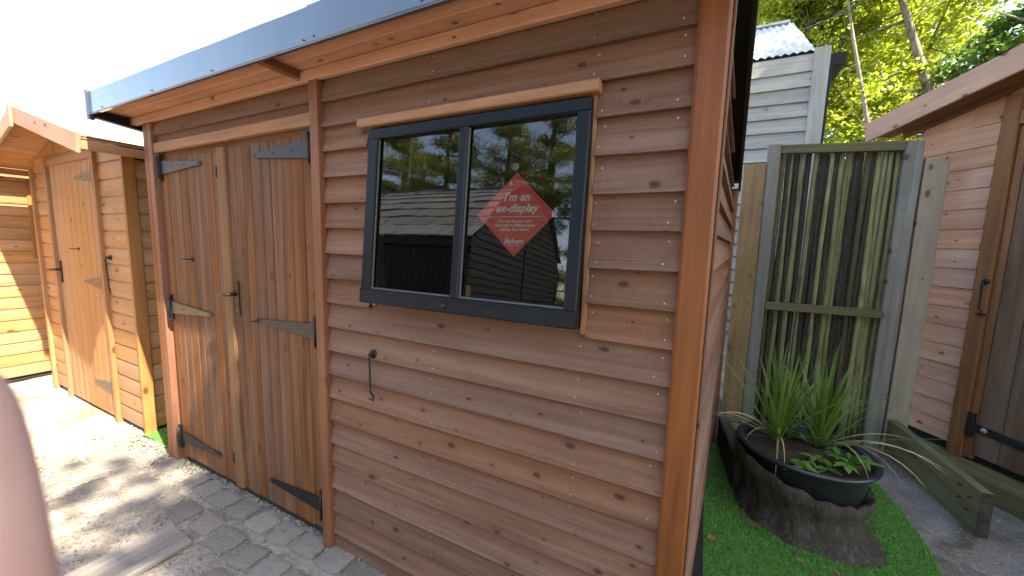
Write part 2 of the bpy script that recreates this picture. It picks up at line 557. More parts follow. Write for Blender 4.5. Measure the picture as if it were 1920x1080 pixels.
def mat_ground(name='gritty_concrete_ground', tint=1.0):
    m, nt, bs = new_mat(name)
    g = N(nt)
    p = g.node('ShaderNodeTexCoord').outputs['Object']
    big = g.noise(p, 1.3, 5.0, 0.6, 0.4)
    mid = g.noise(p, 6.0, 6.0, 0.65, 0.3)
    fine = g.noise(p, 120.0, 4.0, 0.7)
    vor = g.node('ShaderNodeTexVoronoi')
    g.put(vor.inputs['Vector'], p)
    vor.inputs['Scale'].default_value = 85.0
    sepc = g.node('ShaderNodeSeparateColor')
    g.put(sepc.inputs[0], vor.outputs['Color'])
    base = g.mix(g.ramp(mid, [(0.3, 0.0), (0.7, 1.0)]), (0.27, 0.235, 0.195), (0.44, 0.395, 0.34))
    base = g.mix(g.ramp(sepc.outputs[0], [(0.0, 0.0), (1.0, 0.55)]), base, (0.15, 0.13, 0.115))
    base = g.mix(g.ramp(fine, [(0.55, 0.0), (0.75, 0.5)]), base, (0.50, 0.47, 0.44))
    moss = g.noise(g.vmath('ADD', p, (3.1, 7.7, 0)), 2.6, 6.0, 0.68, 0.6)
    base = g.mix(g.ramp(moss, [(0.50, 0.0), (0.66, 0.75)]), base, (0.095, 0.085, 0.042))
    base = g.mix(g.ramp(big, [(0.56, 0.0), (0.70, 0.55)]), base, (0.12, 0.098, 0.075))
    base = g.mix(1.0, base, (tint, tint, tint), 'MULTIPLY')
    g.put(bs.inputs['Base Color'], base)
    bs.inputs['Roughness'].default_value = 0.92
    bs.inputs['Specular IOR Level'].default_value = 0.2
    h = g.math('ADD', g.math('MULTIPLY', mid, 1.0), g.math('ADD', g.math('MULTIPLY', fine, 0.35), g.math('MULTIPLY', vor.outputs['Distance'], -0.5)))
    g.put(bs.inputs['Normal'], g.bump(h, 0.8, 0.008))
    return m


def mat_stone(name, dark, light, moss=0.4):
    m, nt, bs = new_mat(name)
    g = N(nt)
    tc = g.node('ShaderNodeTexCoord').outputs['Object']
    rnd = g.node('ShaderNodeObjectInfo').outputs['Random']
    off = g.node('ShaderNodeCombineXYZ')
    g.put(off.inputs[0], g.math('MULTIPLY', rnd, 53.0))
    p = g.vmath('ADD', tc, off.outputs[0])
    n1 = g.noise(p, 14.0, 6.0, 0.65, 0.3)
    n2 = g.noise(p, 90.0, 4.0, 0.7)
    c = g.mix(g.ramp(n1, [(0.3, 0.0), (0.7, 1.0)]), dark, light)
    c = g.mix(g.ramp(n2, [(0.5, 0.0), (0.75, 0.5)]), c, tuple(x * 0.5 for x in dark))
    c = g.mix(g.ramp(g.noise(p, 7.0, 5.0, 0.7), [(0.5, 0.0), (0.68, moss)]), c, (0.16, 0.16, 0.09))
    hv = g.node('ShaderNodeHueSaturation')
    g.put(hv.inputs['Color'], c)
    g.put(hv.inputs['Value'], g.math('MULTIPLY_ADD', rnd, 0.4, 0.8))
    g.put(bs.inputs['Base Color'], hv.outputs[0])
    bs.inputs['Roughness'].default_value = 0.88
    bs.inputs['Specular IOR Level'].default_value = 0.25
    g.put(bs.inputs['Normal'], g.bump(g.math('ADD', n1, g.math('MULTIPLY', n2, 0.4)), 0.8, 0.006))
    return m


M_GROUND = mat_ground()
M_COBBLE = mat_stone('sandstone_sett', (0.185, 0.170, 0.150), (0.33, 0.31, 0.28))
M_CHIP = mat_stone('stone_chip', (0.20, 0.185, 0.165), (0.40, 0.38, 0.35), 0.2)
M_PATH = mat_ground('worn_concrete_path', 0.66)
M_SOIL = mat_stone('potting_soil', (0.03, 0.022, 0.016), (0.085, 0.065, 0.048), 0.0)


def mat_stump():
    m, nt, bs = new_mat('grey_fibrous_bark')
    g = N(nt)
    tc = g.node('ShaderNodeTexCoord').outputs['Object']
    s1 = g.noise(g.vmath('MULTIPLY', tc, (26, 26, 7)), 1.0, 7.0, 0.7, 1.4)
    s2 = g.noise(g.vmath('MULTIPLY', tc, (120, 120, 30)), 1.0, 5.0, 0.7, 0.8)
    s3 = g.noise(tc, 5.0, 4.0, 0.6)
    f = g.math('ADD', g.math('MULTIPLY', s1, 0.6), g.math('MULTIPLY', s2, 0.4))
    c = g.ramp(f, [(0.33, (0.022, 0.018, 0.014)), (0.55, (0.080, 0.068, 0.056)), (0.72, (0.20, 0.18, 0.155))])
    c = g.mix(g.ramp(s3, [(0.45, 0.0), (0.7, 0.6)]), c, (0.040, 0.032, 0.025))
    g.put(bs.inputs['Base Color'], c)
    bs.inputs['Roughness'].default_value = 0.92
    bs.inputs['Specular IOR Level'].default_value = 0.2
    g.put(bs.inputs['Normal'], g.bump(f, 1.0, 0.014))
    return m


M_STUMP = mat_stump()
M_TURF = leafmat('plastic_turf_blade', (0.085, 0.25, 0.038), (0.25, 0.48, 0.11), 0.25)
M_TURFB = plain('turf_backing', (0.03, 0.13, 0.022), rough=0.9, var=0.5, scale=60)
M_LEAF1 = leafmat('sunlit_birch_leaf', (0.17, 0.26, 0.020), (0.38, 0.42, 0.050), 0.55)
M_LEAF2 = leafmat('dark_maple_leaf', (0.035, 0.095, 0.015), (0.11, 0.19, 0.030), 0.42)
M_NEEDLE = leafmat('pine_needles', (0.08, 0.13, 0.028), (0.27, 0.29, 0.060), 0.3)
M_SPIKE = leafmat('strap_leaf', (0.075, 0.155, 0.025), (0.16, 0.27, 0.055), 0.3, 0.35)
M_DRY = leafmat('dry_strap_leaf', (0.34, 0.26, 0.12), (0.48, 0.40, 0.22), 0.2, 0.6)
M_HERB = leafmat('herb_leaf', (0.085, 0.20, 0.030), (0.15, 0.31, 0.06), 0.35, 0.4)
M_FALLEN = leafmat('fallen_leaf', (0.16, 0.07, 0.03), (0.30, 0.19, 0.10), 0.1, 0.7)


def mat_bark(name, dark, light):
    m, nt, bs = new_mat(name)
    g = N(nt)
    tc = g.node('ShaderNodeTexCoord').outputs['Object']
    s1 = g.noise(g.vmath('MULTIPLY', tc, (9, 9, 3.5)), 1.0, 6.0, 0.7, 0.8)
    g.put(bs.inputs['Base Color'], g.mix(g.ramp(s1, [(0.35, 0.0), (0.65, 1.0)]), dark, light))
    bs.inputs['Roughness'].default_value = 0.9
    g.put(bs.inputs['Normal'], g.bump(s1, 0.8, 0.02))
    return m


M_BARK = mat_bark('grey_bark', (0.10, 0.085, 0.065), (0.30, 0.27, 0.22))
M_PBARK = mat_bark('pine_bark', (0.05, 0.035, 0.025), (0.14, 0.10, 0.07))


def mat_glass():
    m, nt, bs = new_mat('wavy_window_glass')
    g = N(nt)
    nt.nodes.remove(bs)
    tc = g.node('ShaderNodeTexCoord').outputs['Object']
    w = g.noise(g.vmath('MULTIPLY', tc, (5.0, 3.2, 1.0)), 1.0, 1.5, 0.5, 0.6)
    bmp = g.bump(w, 0.012, 0.03)
    fr = g.node('ShaderNodeFresnel')
    fr.inputs['IOR'].default_value = 2.0
    gl = g.node('ShaderNodeBsdfGlossy')
    gl.inputs['Roughness'].default_value = 0.0
    g.put(gl.inputs['Normal'], bmp)
    tr = g.node('ShaderNodeBsdfTransparent')
    tr.inputs[0].default_value = (0.96, 0.98, 0.98, 1)
    mx = g.node('ShaderNodeMixShader')
    g.put(mx.inputs[0], fr.outputs[0])
    nt.links.new(tr.outputs[0], mx.inputs[1])
    nt.links.new(gl.outputs[0], mx.inputs[2])
    nt.links.new(mx.outputs[0], nt.nodes['Material Output'].inputs[0])
    return m


M_GLASS = mat_glass()


def mat_skin():
    m, nt, bs = new_mat('skin')
    g = N(nt)
    tc = g.node('ShaderNodeTexCoord').outputs['Object']
    n1 = g.noise(tc, 90.0, 4.0, 0.6)
    g.put(bs.inputs['Base Color'], g.mix(n1, (0.50, 0.275, 0.235), (0.62, 0.38, 0.33)))
    bs.inputs['Roughness'].default_value = 0.55
    bs.inputs['Subsurface Weight'].default_value = 0.15
    bs.inputs['Subsurface Radius'].default_value = (0.004, 0.002, 0.001)
    return m


def mat_metalroof():
    m, nt, bs = new_mat('weathered_corrugated_metal')
    g = N(nt)
    tc = g.node('ShaderNodeTexCoord').outputs['Object']
    n1 = g.noise(tc, 3.0, 5.0, 0.65)
    n2 = g.noise(tc, 30.0, 4.0, 0.6)
    c = g.mix(g.ramp(n1, [(0.35, 0.0), (0.7, 1.0)]), (0.42, 0.45, 0.46), (0.60, 0.63, 0.64))
    c = g.mix(g.ramp(n2, [(0.6, 0.0), (0.75, 0.35)]), c, (0.25, 0.24, 0.20))
    g.put(bs.inputs['Base Color'], c)
    bs.inputs['Roughness'].default_value = 0.5
    return m


M_CORR = mat_metalroof()
M_SHINGLE = plain('pale_cedar_shingle', (0.155, 0.155, 0.155), rough=0.85, var=0.35, scale=6, bump=0.3)

# ================================================================== THE SETTING
def build_ground():
    # one sheet out to the horizon, finely divided near the sheds where it is uneven
    xs = np.concatenate([[-400, -120, -40, -16, -9], np.arange(-7.0, 3.01, 0.10), [4.5, 7, 12, 30, 120, 400]])
    ys = np.concatenate([[-400, -120, -40, -14, -6, -3.5], np.arange(-2.2, 4.01, 0.10), [4.4, 5, 6, 9, 14, 30, 120, 400]])
    vs = []
    for y in ys:
        for x in xs:
            z = 0.006 * math.sin(x * 3.1 + 1) * math.sin(y * 4.3) + rng.uniform(-0.003, 0.003)
            if -0.15 < y < 2.4 and -3.7 < x < 1.2:
                z -= 0.006
            if y > 2.9:                                       # the bank up to the grey shed
                z += min((y - 2.9) / 1.2, 1.0) * 0.34
            vs.append((x, y, z - 0.006))
    nx, ny = len(xs), len(ys)
    fs = [(j * nx + i, j * nx + i + 1, (j + 1) * nx + i + 1, (j + 1) * nx + i) for j in range(ny - 1) for i in range(nx - 1)]
    me = mesh_from(vs, fs, 'ground')
    smooth(me)
    return tag(link('ground', me, M_GROUND), 'gritty grey yard ground with moss and dirt patches', 'ground', kind='structure')


ground = build_ground()


def sett_mesh(k):
    r = random.Random(100 + k)
    bm = bmesh.new()
    a, b, h = 0.5, 0.5, 1.0
    skx, sky_, tlx, tly = r.uniform(-0.10, 0.10), r.uniform(-0.10, 0.10), r.uniform(-0.1, 0.1), r.uniform(-0.1, 0.1)
    n = 6
    grid = {}
    for i in range(n + 1):
        for j in range(n + 1):
            u, v = i / n * 2 - 1, j / n * 2 - 1
            uu = u + skx * v + r.uniform(-0.065, 0.065)
            vv = v + sky_ * u + r.uniform(-0.065, 0.065)
            e = max(abs(u), abs(v))
            z = h - (0.38 if e > 0.99 else (0.05 if e > 0.6 else 0.0)) + r.uniform(-0.12, 0.12) + tlx * u + tly * v
            if abs(u) > 0.99 and abs(v) > 0.99:
                cc = r.uniform(0.86, 0.98)
                uu *= cc
                vv *= cc
                z -= 0.12
            grid[i, j] = bm.verts.new((uu * a, vv * b, z))
    for i in range(n):
        for j in range(n):
            bm.faces.new((grid[i, j], grid[i + 1, j], grid[i + 1, j + 1], grid[i, j + 1]))
    ring = [grid[i, 0] for i in range(n + 1)] + [grid[n, j] for j in range(1, n + 1)] + [grid[i, n] for i in range(n - 1, -1, -1)] + [grid[0, j] for j in range(n - 1, 0, -1)]
    low = [bm.verts.new((v.co.x * 1.02, v.co.y * 1.02, -0.6)) for v in ring]
    for i in range(len(ring)):
        j = (i + 1) % len(ring)
        bm.faces.new((ring[j], ring[i], low[i], low[j]))
    me = bpy.data.meshes.new('cobblestone')
    bm.to_mesh(me)
    bm.free()
    smooth(me)
    me.materials.append(M_COBBLE)
    return me


SETTS = [sett_mesh(k) for k in range(7)]
stone_spots = []
for row, y0, x0, x1 in ((0, -0.062, -3.05, -0.05), (1, -0.226, -3.55, -0.05), (2, 0.092, -1.38, -1.0), (3, -0.385, -1.85, -1.1), (4, -0.39, -3.70, -3.05)):
    x = x0 + random.uniform(0, 0.06)
    while x < x1:
        w = random.uniform(0.135, 0.175)
        d = random.uniform(0.112, 0.135)
        if not (row == 0 and random.random() < 0.05):
            stone_spots.append((x, y0 + random.uniform(-0.012, 0.012) - 0.006 * math.sin(x * 2), w, d))
        x += w + random.uniform(0.020, 0.045)
for k, (x, y, w, d) in enumerate(stone_spots):
    if y > 0:
        continue
    mtx = Matrix.Translation((x, y, -0.010 + random.uniform(-0.003, 0.003))) @ Matrix.Rotation(random.uniform(-0.09, 0.09), 4, 'Z') @ Matrix.Rotation(random.uniform(-0.03, 0.03), 4, 'X') @ Matrix.Diagonal((w, d, 0.018, 1))
    link('cobblestone', SETTS[k % 7], M_COBBLE, ground, mtx)

# loose chippings and grit in the joints and along the foot of the doors
def build_grit():
    Q = []
    def chip(x, y, s, z=0.0):
        t = rng.normal(size=(3,))
        t /= np.linalg.norm(t)
        u = np.cross(t, rng.normal(size=3))
        u /= np.linalg.norm(u)
        w = np.cross(t, u)
        a, b, c = s * rng.uniform(0.6, 1), s * rng.uniform(0.5, 0.9), s * rng.uniform(0.25, 0.55)
        P = [np.array((x, y, z + s * 0.15)) + t * (i * a) + u * (j * b) + w * (k * c) for i in (-1, 1) for j in (-1, 1) for k in (-1, 1)]
        for f in ((0, 1, 3, 2), (4, 6, 7, 5), (0, 4, 5, 1), (2, 3, 7, 6), (0, 2, 6, 4), (1, 5, 7, 3)):
            Q.append([P[i] for i in f])
    for i in range(4200):
        x = rng.uniform(-3.9, -0.85)
        u = rng.random()
        y = rng.normal(0.01, 0.03) if u < 0.45 else rng.uniform(-0.75, 0.03)
        if y > 0.05:
            continue
        on = any(abs(x - sx) < w * 0.44 and abs(y - sy) < d * 0.44 for sx, sy, w, d in stone_spots)
        if on and rng.random() < 0.93:
            continue
        chip(x, y, abs(rng.normal(0.0035, 0.0018)) + 0.0012, 0.011 if on else 0.0)
    for i in range(1500):
        chip(rng.uniform(1.14, 2.4), rng.uniform(0.7, 2.6), abs(rng.normal(0.004, 0.002)) + 0.001)
    for i in range(900):
        chip(rng.uniform(0.05, 0.9), rng.uniform(2.72, 4.2), abs(rng.normal(0.010, 0.004)) + 0.002, 0.0)
    me = quads_mesh('gravel', np.array(Q))
    return tag(link('gravel', me, M_CHIP), 'loose pale stone chippings lying in the joints of the yard', 'gravel', kind='stuff')


build_grit()

plank = empty('weathered_plank', (-2.25, -0.75, 0.0))
tag(plank, 'weathered grey plank lying flush in the ground beside the cobbles', 'plank')
beam('board', (-2.262, -1.25, 0.006), (-2.240, -0.325, 0.008), (1, 0, 0), 0.235, 0.03, W_FLAG, plank, 0.006, 8, 0.003)

# concrete path on the right and the plastic turf
def sheet(name, pts, z, mat, label, cat, kind):
    me = mesh_from([(x, y, z) for x, y in pts], [tuple(range(len(pts)))], name)
    return tag(link(name, me, mat), label, cat, kind=kind)


sheet('path', [(1.05, -3.0), (5.0, -3.0), (5.0, 2.9), (1.05, 2.9)], 0.004, M_PATH, 'worn grey concrete path in front of the pink shed', 'path', 'structure')
turf_edge = [(0.02, 0.02), (0.02, -2.5), (1.06, -2.5), (1.075, 0.6), (1.105, 1.22), (1.138, 1.46), (1.136, 1.74), (1.106, 2.03), (1.10, 2.45), (0.17, 2.5), (0.14, 1.9), (0.07, 0.9)]
turf_base = sheet('turf', turf_edge, 0.009, M_TURFB, 'bright green plastic turf strip beside the brown shed', 'turf', 'structure')


def inside(poly, x, y):
    c = np.zeros(x.shape, bool)
    n = len(poly)
    for i in range(n):
        x1, y1 = poly[i]
        x2, y2 = poly[(i + 1) % n]
        cond = (y1 > y) != (y2 > y)
        with np.errstate(divide='ignore', invalid='ignore'):
            c ^= cond & (x < (x2 - x1) * (y - y1) / (y2 - y1 + 1e-12) + x1)
    return c


def build_turf():
    n = 230000
    x = rng.uniform(0.0, 1.16, n)
    y = rng.uniform(-1.1, 2.55, n)
    keep = inside(turf_edge, x, y) | (rng.random(n) < 0.0)
    x, y = x[keep], y[keep]
    x2 = rng.uniform(-3.62, -3.15, 9000)
    y2 = rng.uniform(0.02, 0.75, 9000)
    x, y = np.concatenate([x, x2]), np.concatenate([y, y2])
    n = len(x)
    h = rng.uniform(0.007, 0.014, n)
    a = rng.uniform(0, 2 * math.pi, n)
    w = 0.0013
    lx, ly = rng.normal(0, 0.006, n), rng.normal(0, 0.006, n)
    base = np.stack([x, y, np.full(n, 0.008)], 1)
    sd = np.stack([np.cos(a) * w, np.sin(a) * w, np.zeros(n)], 1)
    tip = base + np.stack([lx, ly, h], 1)
    V = np.stack([base - sd, base + sd, tip + sd * 0.5, tip - sd * 0.5], 1)
    me = quads_mesh('turf_blades', V)
    tag(link('turf_blades', me, M_TURF), 'short green plastic grass blades of the turf', 'grass', kind='stuff')


build_turf()
sheet('turf_patch', [(-3.63, 0.015), (-3.14, 0.03), (-3.14, 1.2), (-3.63, 1.2)], 0.008, M_TURFB, 'small green turf patch in the gap between the sheds', 'turf', 'structure')

# ================================================================== MAIN SHED
shed = empty('brown_shed', (-1.56, 1.0, 0.0))
tag(shed, 'large brown weatherboard shed with double doors, black roof trim and open window', 'shed')
YB = 0.019                                        # back of the weatherboards
SIDE = Vector((0.072, 1.0, 0.0))                  # the end wall runs back slightly out of square
BOARD_Z = [-0.032, 0.08, 0.199, 0.315, 0.430, 0.543, 0.656, 0.766, 0.878, 0.990, 1.102, 1.212, 1.322, 1.432, 1.543, 1.650, 1.760, 1.868, 1.970, 2.072, 2.165]
WX0, WX1, WZ0, WZ1 = -1.236, -0.316, 1.222, 1.955


def fboard(x0, x1, z0, z1, parent=shed, mat=W_BOARD, y=YB, name='weatherboard', over=0.024):
    h = z1 - z0 + over
    extrude(name, (x0, y, z0), (x1, y, z0), (0, 0, 1), wedge(h), mat, parent, max(2, int((x1 - x0) / 0.22)), 0.0011)


for i in range(len(BOARD_Z) - 1):
    z0, z1 = BOARD_Z[i], BOARD_Z[i + 1]
    if z0 > WZ0 - 0.02 and z0 < WZ1 - 0.01:
        fboard(-1.508, WX0 - 0.006, z0, z1)
        fboard(WX1 + 0.001, -0.062, z0, z1)
    else:
        fboard(-1.508, -0.062, z0, z1)
for z0, z1 in ((1.985, 2.085), (2.085, 2.17)):
    fboard(-3.03, -1.566, z0, z1)

# posts, header and trim of the front
xbeam('corner_post', -3.138, -3.093, -0.020, 0.035, 0.0, 2.160, W_POST, shed)
xbeam('door_post', -3.085, -3.032, -0.022, 0.035, 0.0, 2.160, W_POST, shed)
xbeam('door_post', -1.564, -1.511, -0.030, 0.035, -0.01, 2.160, W_POST, shed)
xbeam('corner_post', -0.063, 0.013, -0.026, 0.040, -0.02, 2.28, W_POST, shed, c=0.008)
xbeam('door_header', -3.030, -1.566, -0.014, 0.006, 1.984, 2.041, W_HEADER, shed)
xbeam('soffit_batten', -3.26, 0.012, -0.030, -0.004, 2.162, 2.207, W_SOFFIT, shed)
xbeam('door_frame', -3.030, -1.566, 0.016, 0.05, 1.940, 2.0, W_DOOR, shed)
xbeam('door_frame', -3.031, -2.995, 0.012, 0.05, 0.0, 1.94, W_DOOR, shed)
xbeam('door_frame', -1.590, -1.566, 0.012, 0.05, 0.0, 1.94, W_DOOR, shed)
xbeam('door_sill', -3.03, -1.566, 0.02, 0.06, 0.0, 0.05, W_DARK, shed)

# doors: ledged, with separate planks, hinges, handle
def strap(door, x_pin, x_tip, z, y=-0.004, mat=M_IRONW, wroot=0.078, wtip=0.020, pin_h=0.158, pinmat=M_IRON):
    s = 1 if x_tip > x_pin else -1
    pts = [(x_pin + s * 0.012, z - wroot / 2), (x_tip - s * 0.012, z - wtip / 2), (x_tip, z), (x_tip - s * 0.012, z + wtip / 2), (x_pin + s * 0.012, z + wroot / 2)]
    h = poly_prism('hinge', pts, y - 0.004, y, mat, door, lambda a, b, d: (a, d, b))
    L = x_tip - x_pin
    for k in (0.06, 0.3, 0.62, 0.95):
        xx = x_pin + L * k
        tube('screw', [(xx, y - 0.0035, z + (0.02 if k == 0.06 else 0)), (xx, y - 0.006, z + (0.02 if k == 0.06 else 0))], 0.0045, M_IRON, door, 8)
    xbeam('hinge_plate', x_pin - 0.014, x_pin + 0.013, y - 0.012, y + 0.012, z - pin_h / 2, z + pin_h / 2, pinmat, door, c=0.003)
    tube('hinge_pin', [(x_pin, y - 0.012, z - pin_h * 0.42), (x_pin, y - 0.012, z + pin_h * 0.42)], 0.008, pinmat, door, 8)


def door_leaf(x0, x1, z0, z1, n, name_label):
    me_root = xbeam('door', x0 + 0.006, x1 - 0.006, 0.020, 0.034, z0 + 0.01, z1 - 0.004, M_DARK, shed, axis=2)
    if name_label:
        me_root['label'] = name_label
    ws = [random.uniform(0.85, 1.15) for _ in range(n)]
    tot = sum(ws)
    x = x0
    for w in ws:
        ww = (x1 - x0) * w / tot
        prof = rect(ww - 0.0035, 0.016, 0.0045)
        zz = z0 + random.uniform(-0.004, 0.004)
        extrude('plank', (x + ww / 2, 0.011 + random.uniform(-0.0012, 0.0012), zz), (x + ww / 2 + random.uniform(-0.001, 0.001), 0.011, z1 + random.uniform(-0.002, 0.002)), (1, 0, 0), prof, W_DOOR, me_root, 5, 0.0008)
        x += ww
    return me_root


doorL = door_leaf(-2.990, -2.345, 0.048, 1.942, 9, 'narrower left door leaf with three strap hinges')
doorR = door_leaf(-2.276, -1.592, 0.052, 1.950, 9, 'right door leaf with lever handle')
xbeam('astragal', -2.352, -2.279, -0.012, 0.020, 0.048, 1.955, W_AST, doorL, c=0.006)
strap(doorL, -2.985, -2.520, 1.893, mat=M_IRONW)
strap(doorL, -2.985, -2.510, 1.040, mat=M_IRONB)
strap(doorL, -2.985, -2.505, 0.180, mat=M_IRON)
strap(doorR, -1.590, -2.035, 1.893, mat=M_IRONW, wroot=0.085)
strap(doorR, -1.590, -2.050, 1.062, mat=M_IRONW)
strap(doorR, -1.590, -2.025, 0.186, mat=M_IRON)
hd = xbeam('handle_plate', -2.262, -2.226, -0.006, 0.003, 1.070, 1.255, M_BRASS, doorR, c=0.003)
tube('lever', [(-2.244, -0.006, 1.186), (-2.244, -0.048, 1.186), (-2.262, -0.054, 1.186), (-2.345, -0.052, 1.180)], [0.010, 0.009, 0.0095, 0.0085], M_BRASS, doorR, 10)
xbeam('keyhole', -2.2475, -2.2405, -0.0075, -0.0055, 1.112, 1.135, M_IRON, doorR, c=0.001)
for zz in (1.085, 1.243):
    tube('screw', [(-2.244, -0.006, zz), (-2.244, -0.0085, zz)], 0.004, M_IRON, doorR, 8)


def staple(door, x, z, s=-1):
    tube('hook_plate', [(x, 0.003, z), (x, -0.002, z)], 0.013, M_IRON, door, 12)
    tube('hook_eye', [(x, 0.0, z), (x, -0.03, z), (x + s * 0.012, -0.040, z + 0.002), (x + s * 0.028, -0.044, z)], [0.004, 0.004, 0.0035, 0.003], M_IRONW, door, 8)


staple(doorL, -2.700, 1.354)
staple(doorR, -2.066, 1.060)
for zz in (1.832, 0.215):
    xbeam('bolt_keep', -2.362, -2.348, -0.016, 0.0, zz - 0.028, zz + 0.028, M_IRON, doorL, c=0.002)

# cabin hook on the boards
def cabin_hook(x, z, y, parent, L=0.19):
    tube('hook_rose', [(x, y + 0.004, z), (x, y - 0.006, z)], 0.019, M_IRON, parent, 16)
    tube('cabin_hook', [(x, y, z), (x, y - 0.022, z), (x + 0.001, y - 0.026, z - 0.012), (x, y - 0.022, z - L * 0.55), (x - 0.002, y - 0.020, z - L * 0.84), (x + 0.006, y - 0.020, z - L * 0.90), (x + 0.018, y - 0.020, z - L * 0.95), (x + 0.014, y - 0.020, z - L * 1.03), (x - 0.010, y - 0.020, z - L * 1.02)],
         [0.009, 0.009, 0.006, 0.0042, 0.0042, 0.0045, 0.0045, 0.0045, 0.0035], M_IRON, parent, 8)


cabin_hook(-1.226, 1.016, -0.008, shed)

# roof: soffit, fascia, barge, deck
for y0, y1 in ((-0.186, -0.096), (-0.094, -0.002)):
    xbeam('soffit_board', -3.262, 0.045, y0, y1, 2.209, 2.222, W_SOFFIT, shed, c=0.003)
xbeam('rafter', -1.648, -1.610, -0.182, -0.031, 2.178, 2.2085, W_POST, shed)
xbeam('rafter', -0.09, -0.055, -0.182, -0.031, 2.178, 2.2085, W_POST, shed)
xbeam('fascia', -3.281, -1.30, -0.200, -0.186, 2.185, 2.310, M_FASCIA, shed, c=0.004, segs=14, jit=0.0012)
xbeam('fascia', -1.315, 0.085, -0.203, -0.188, 2.184, 2.311, M_FASCIA, shed, c=0.004, segs=10, jit=0.0012)
for xx in (-3.1, -2.5, -1.95, -1.34, -1.28, -0.8):
    tube('fascia_screw', [(xx, -0.199, 2.20), (xx, -0.2055, 2.20)], 0.0035, M_IRONW, shed, 8)
xbeam('fascia_lip', -3.281, 0.085, -0.2035, -0.188, 2.179, 2.1832, M_FASCIA, shed, c=0.002)
xbeam('fascia_end_cap', -3.300, -3.2815, -0.212, -0.180, 2.152, 2.316, M_FASCIA, shed, c=0.003)
R0 = Vector((0.045, -0.185, 0))
beam('barge_board', Vector((0.048, -0.186, 2.235)), Vector((0.180, 2.10, 1.985)), (0, 0, 1), 0.14, 0.016, M_TRIM, shed)
beam('barge_board', Vector((-3.272, -0.186, 2.235)), Vector((-3.272, 2.10, 1.985)), (0, 0, 1), 0.14, 0.016, M_TRIM, shed)
beam('barge_lip', Vector((-3.255, -0.184, 2.164)), Vector((-3.255, 2.10, 1.914)), (1, 0, 0), 0.045, 0.007, M_TRIM, shed)
# roof deck (felted)
vs = [(-3.265, -0.185, 2.230), (0.05, -0.185, 2.230), (0.18, 2.12, 1.975), (-3.265, 2.12, 1.975)]
me = mesh_from([(a - 0, b - 0, c) for a, b, c in vs] + [(a, b, c + 0.05) for a, b, c in vs], [(3, 2, 1, 0), (4, 5, 6, 7), (0, 1, 5, 4), (1, 2, 6, 5), (2, 3, 7, 6), (3, 0, 4, 7)])
link('roof', me, M_FELT, shed)
# end wall boards on the right, and the hidden walls
for i in range(len(BOARD_Z) - 1):
    z0, z1 = BOARD_Z[i], BOARD_Z[i + 1]
    ymax = 2.05 if z0 < 1.75 else max(0.3, 2.05 - (z0 - 1.75) / 0.42 * 1.9)
    a = Vector((-0.018, 0.042, z0))
    b = a + SIDE * (ymax - 0.04)
    extrude('weatherboard', b, a, (0, 0, 1), [(w, -t) for w, t in wedge(z1 - z0 + 0.024)], W_BOARD, shed, 4, 0.001)
beam('corner_post', Vector((0.150, 2.07, 0.0)), Vector((0.150, 2.07, 1.93)), (1, 0, 0), 0.05, 0.05, W_POST, shed)
xbeam('corner_trim', 0.0135, 0.022, -0.012, 0.034, 0.0, 2.18, W_BOARD, shed)


def hidden_wall(name, pts, mat, parent):
    me = mesh_from(pts, [tuple(range(len(pts)))], name)
    return link(name, me, mat, parent)


hidden_wall('back_wall', [(-3.12, 2.06, 0), (0.13, 2.06, 0), (0.13, 2.06, 2.0), (-3.12, 2.06, 2.0)], M_DARK, shed)  # inside walls would be timber; the dark of the interior is painted on
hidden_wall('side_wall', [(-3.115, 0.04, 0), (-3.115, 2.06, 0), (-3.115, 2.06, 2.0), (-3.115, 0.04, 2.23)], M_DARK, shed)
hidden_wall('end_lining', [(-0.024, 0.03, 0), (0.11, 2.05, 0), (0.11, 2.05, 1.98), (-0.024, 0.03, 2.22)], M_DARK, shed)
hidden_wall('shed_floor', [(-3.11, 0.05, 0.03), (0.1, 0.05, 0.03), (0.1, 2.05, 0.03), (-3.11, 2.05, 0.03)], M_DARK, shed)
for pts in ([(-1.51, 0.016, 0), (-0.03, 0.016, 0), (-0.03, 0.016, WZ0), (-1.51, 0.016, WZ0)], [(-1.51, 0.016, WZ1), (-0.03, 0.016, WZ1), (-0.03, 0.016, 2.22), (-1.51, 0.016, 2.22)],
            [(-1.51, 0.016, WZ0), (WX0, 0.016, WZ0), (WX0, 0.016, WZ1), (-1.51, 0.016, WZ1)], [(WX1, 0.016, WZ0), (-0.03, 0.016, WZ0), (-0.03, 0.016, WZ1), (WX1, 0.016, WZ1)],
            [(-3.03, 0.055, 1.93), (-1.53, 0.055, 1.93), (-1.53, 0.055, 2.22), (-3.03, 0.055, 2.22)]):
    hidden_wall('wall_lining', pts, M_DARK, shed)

# window: lining, open top-hung sash, panes
xbeam('window_jamb', WX1 - 0.018, WX1, -0.006, 0.014, WZ0, 1.945, W_HEADER, shed, c=0.002)
xbeam('window_jamb', WX0, WX0 + 0.018, -0.004, 0.014, WZ0, 1.945, W_HEADER, shed, c=0.002)
xbeam('window_sill', WX0 - 0.002, WX1 + 0.002, 0.020, 0.075, WZ0 - 0.022, WZ0, W_HEADER, shed, c=0.002)
xbeam('window_head_trim', -1.262, -0.304, -0.042, -0.002, 1.934, 1.968, W_HEADER, shed, c=0.004)
TOPL = Vector((-0.7695, -0.028, 1.927))
tilt = math.atan2(0.060, 0.675)
wdn = Vector((0, -math.sin(tilt), -math.cos(tilt)))         # down the sash
wout = Vector((0, -math.cos(tilt), math.sin(tilt)))         # out of the sash face
HW, HH = 0.4435, 0.678


def wp(a, b, o=0.0):
    """a across from centre, b down from top, o outwards of the sash face"""
    return TOPL + Vector((a, 0, 0)) + wdn * b + wout * o


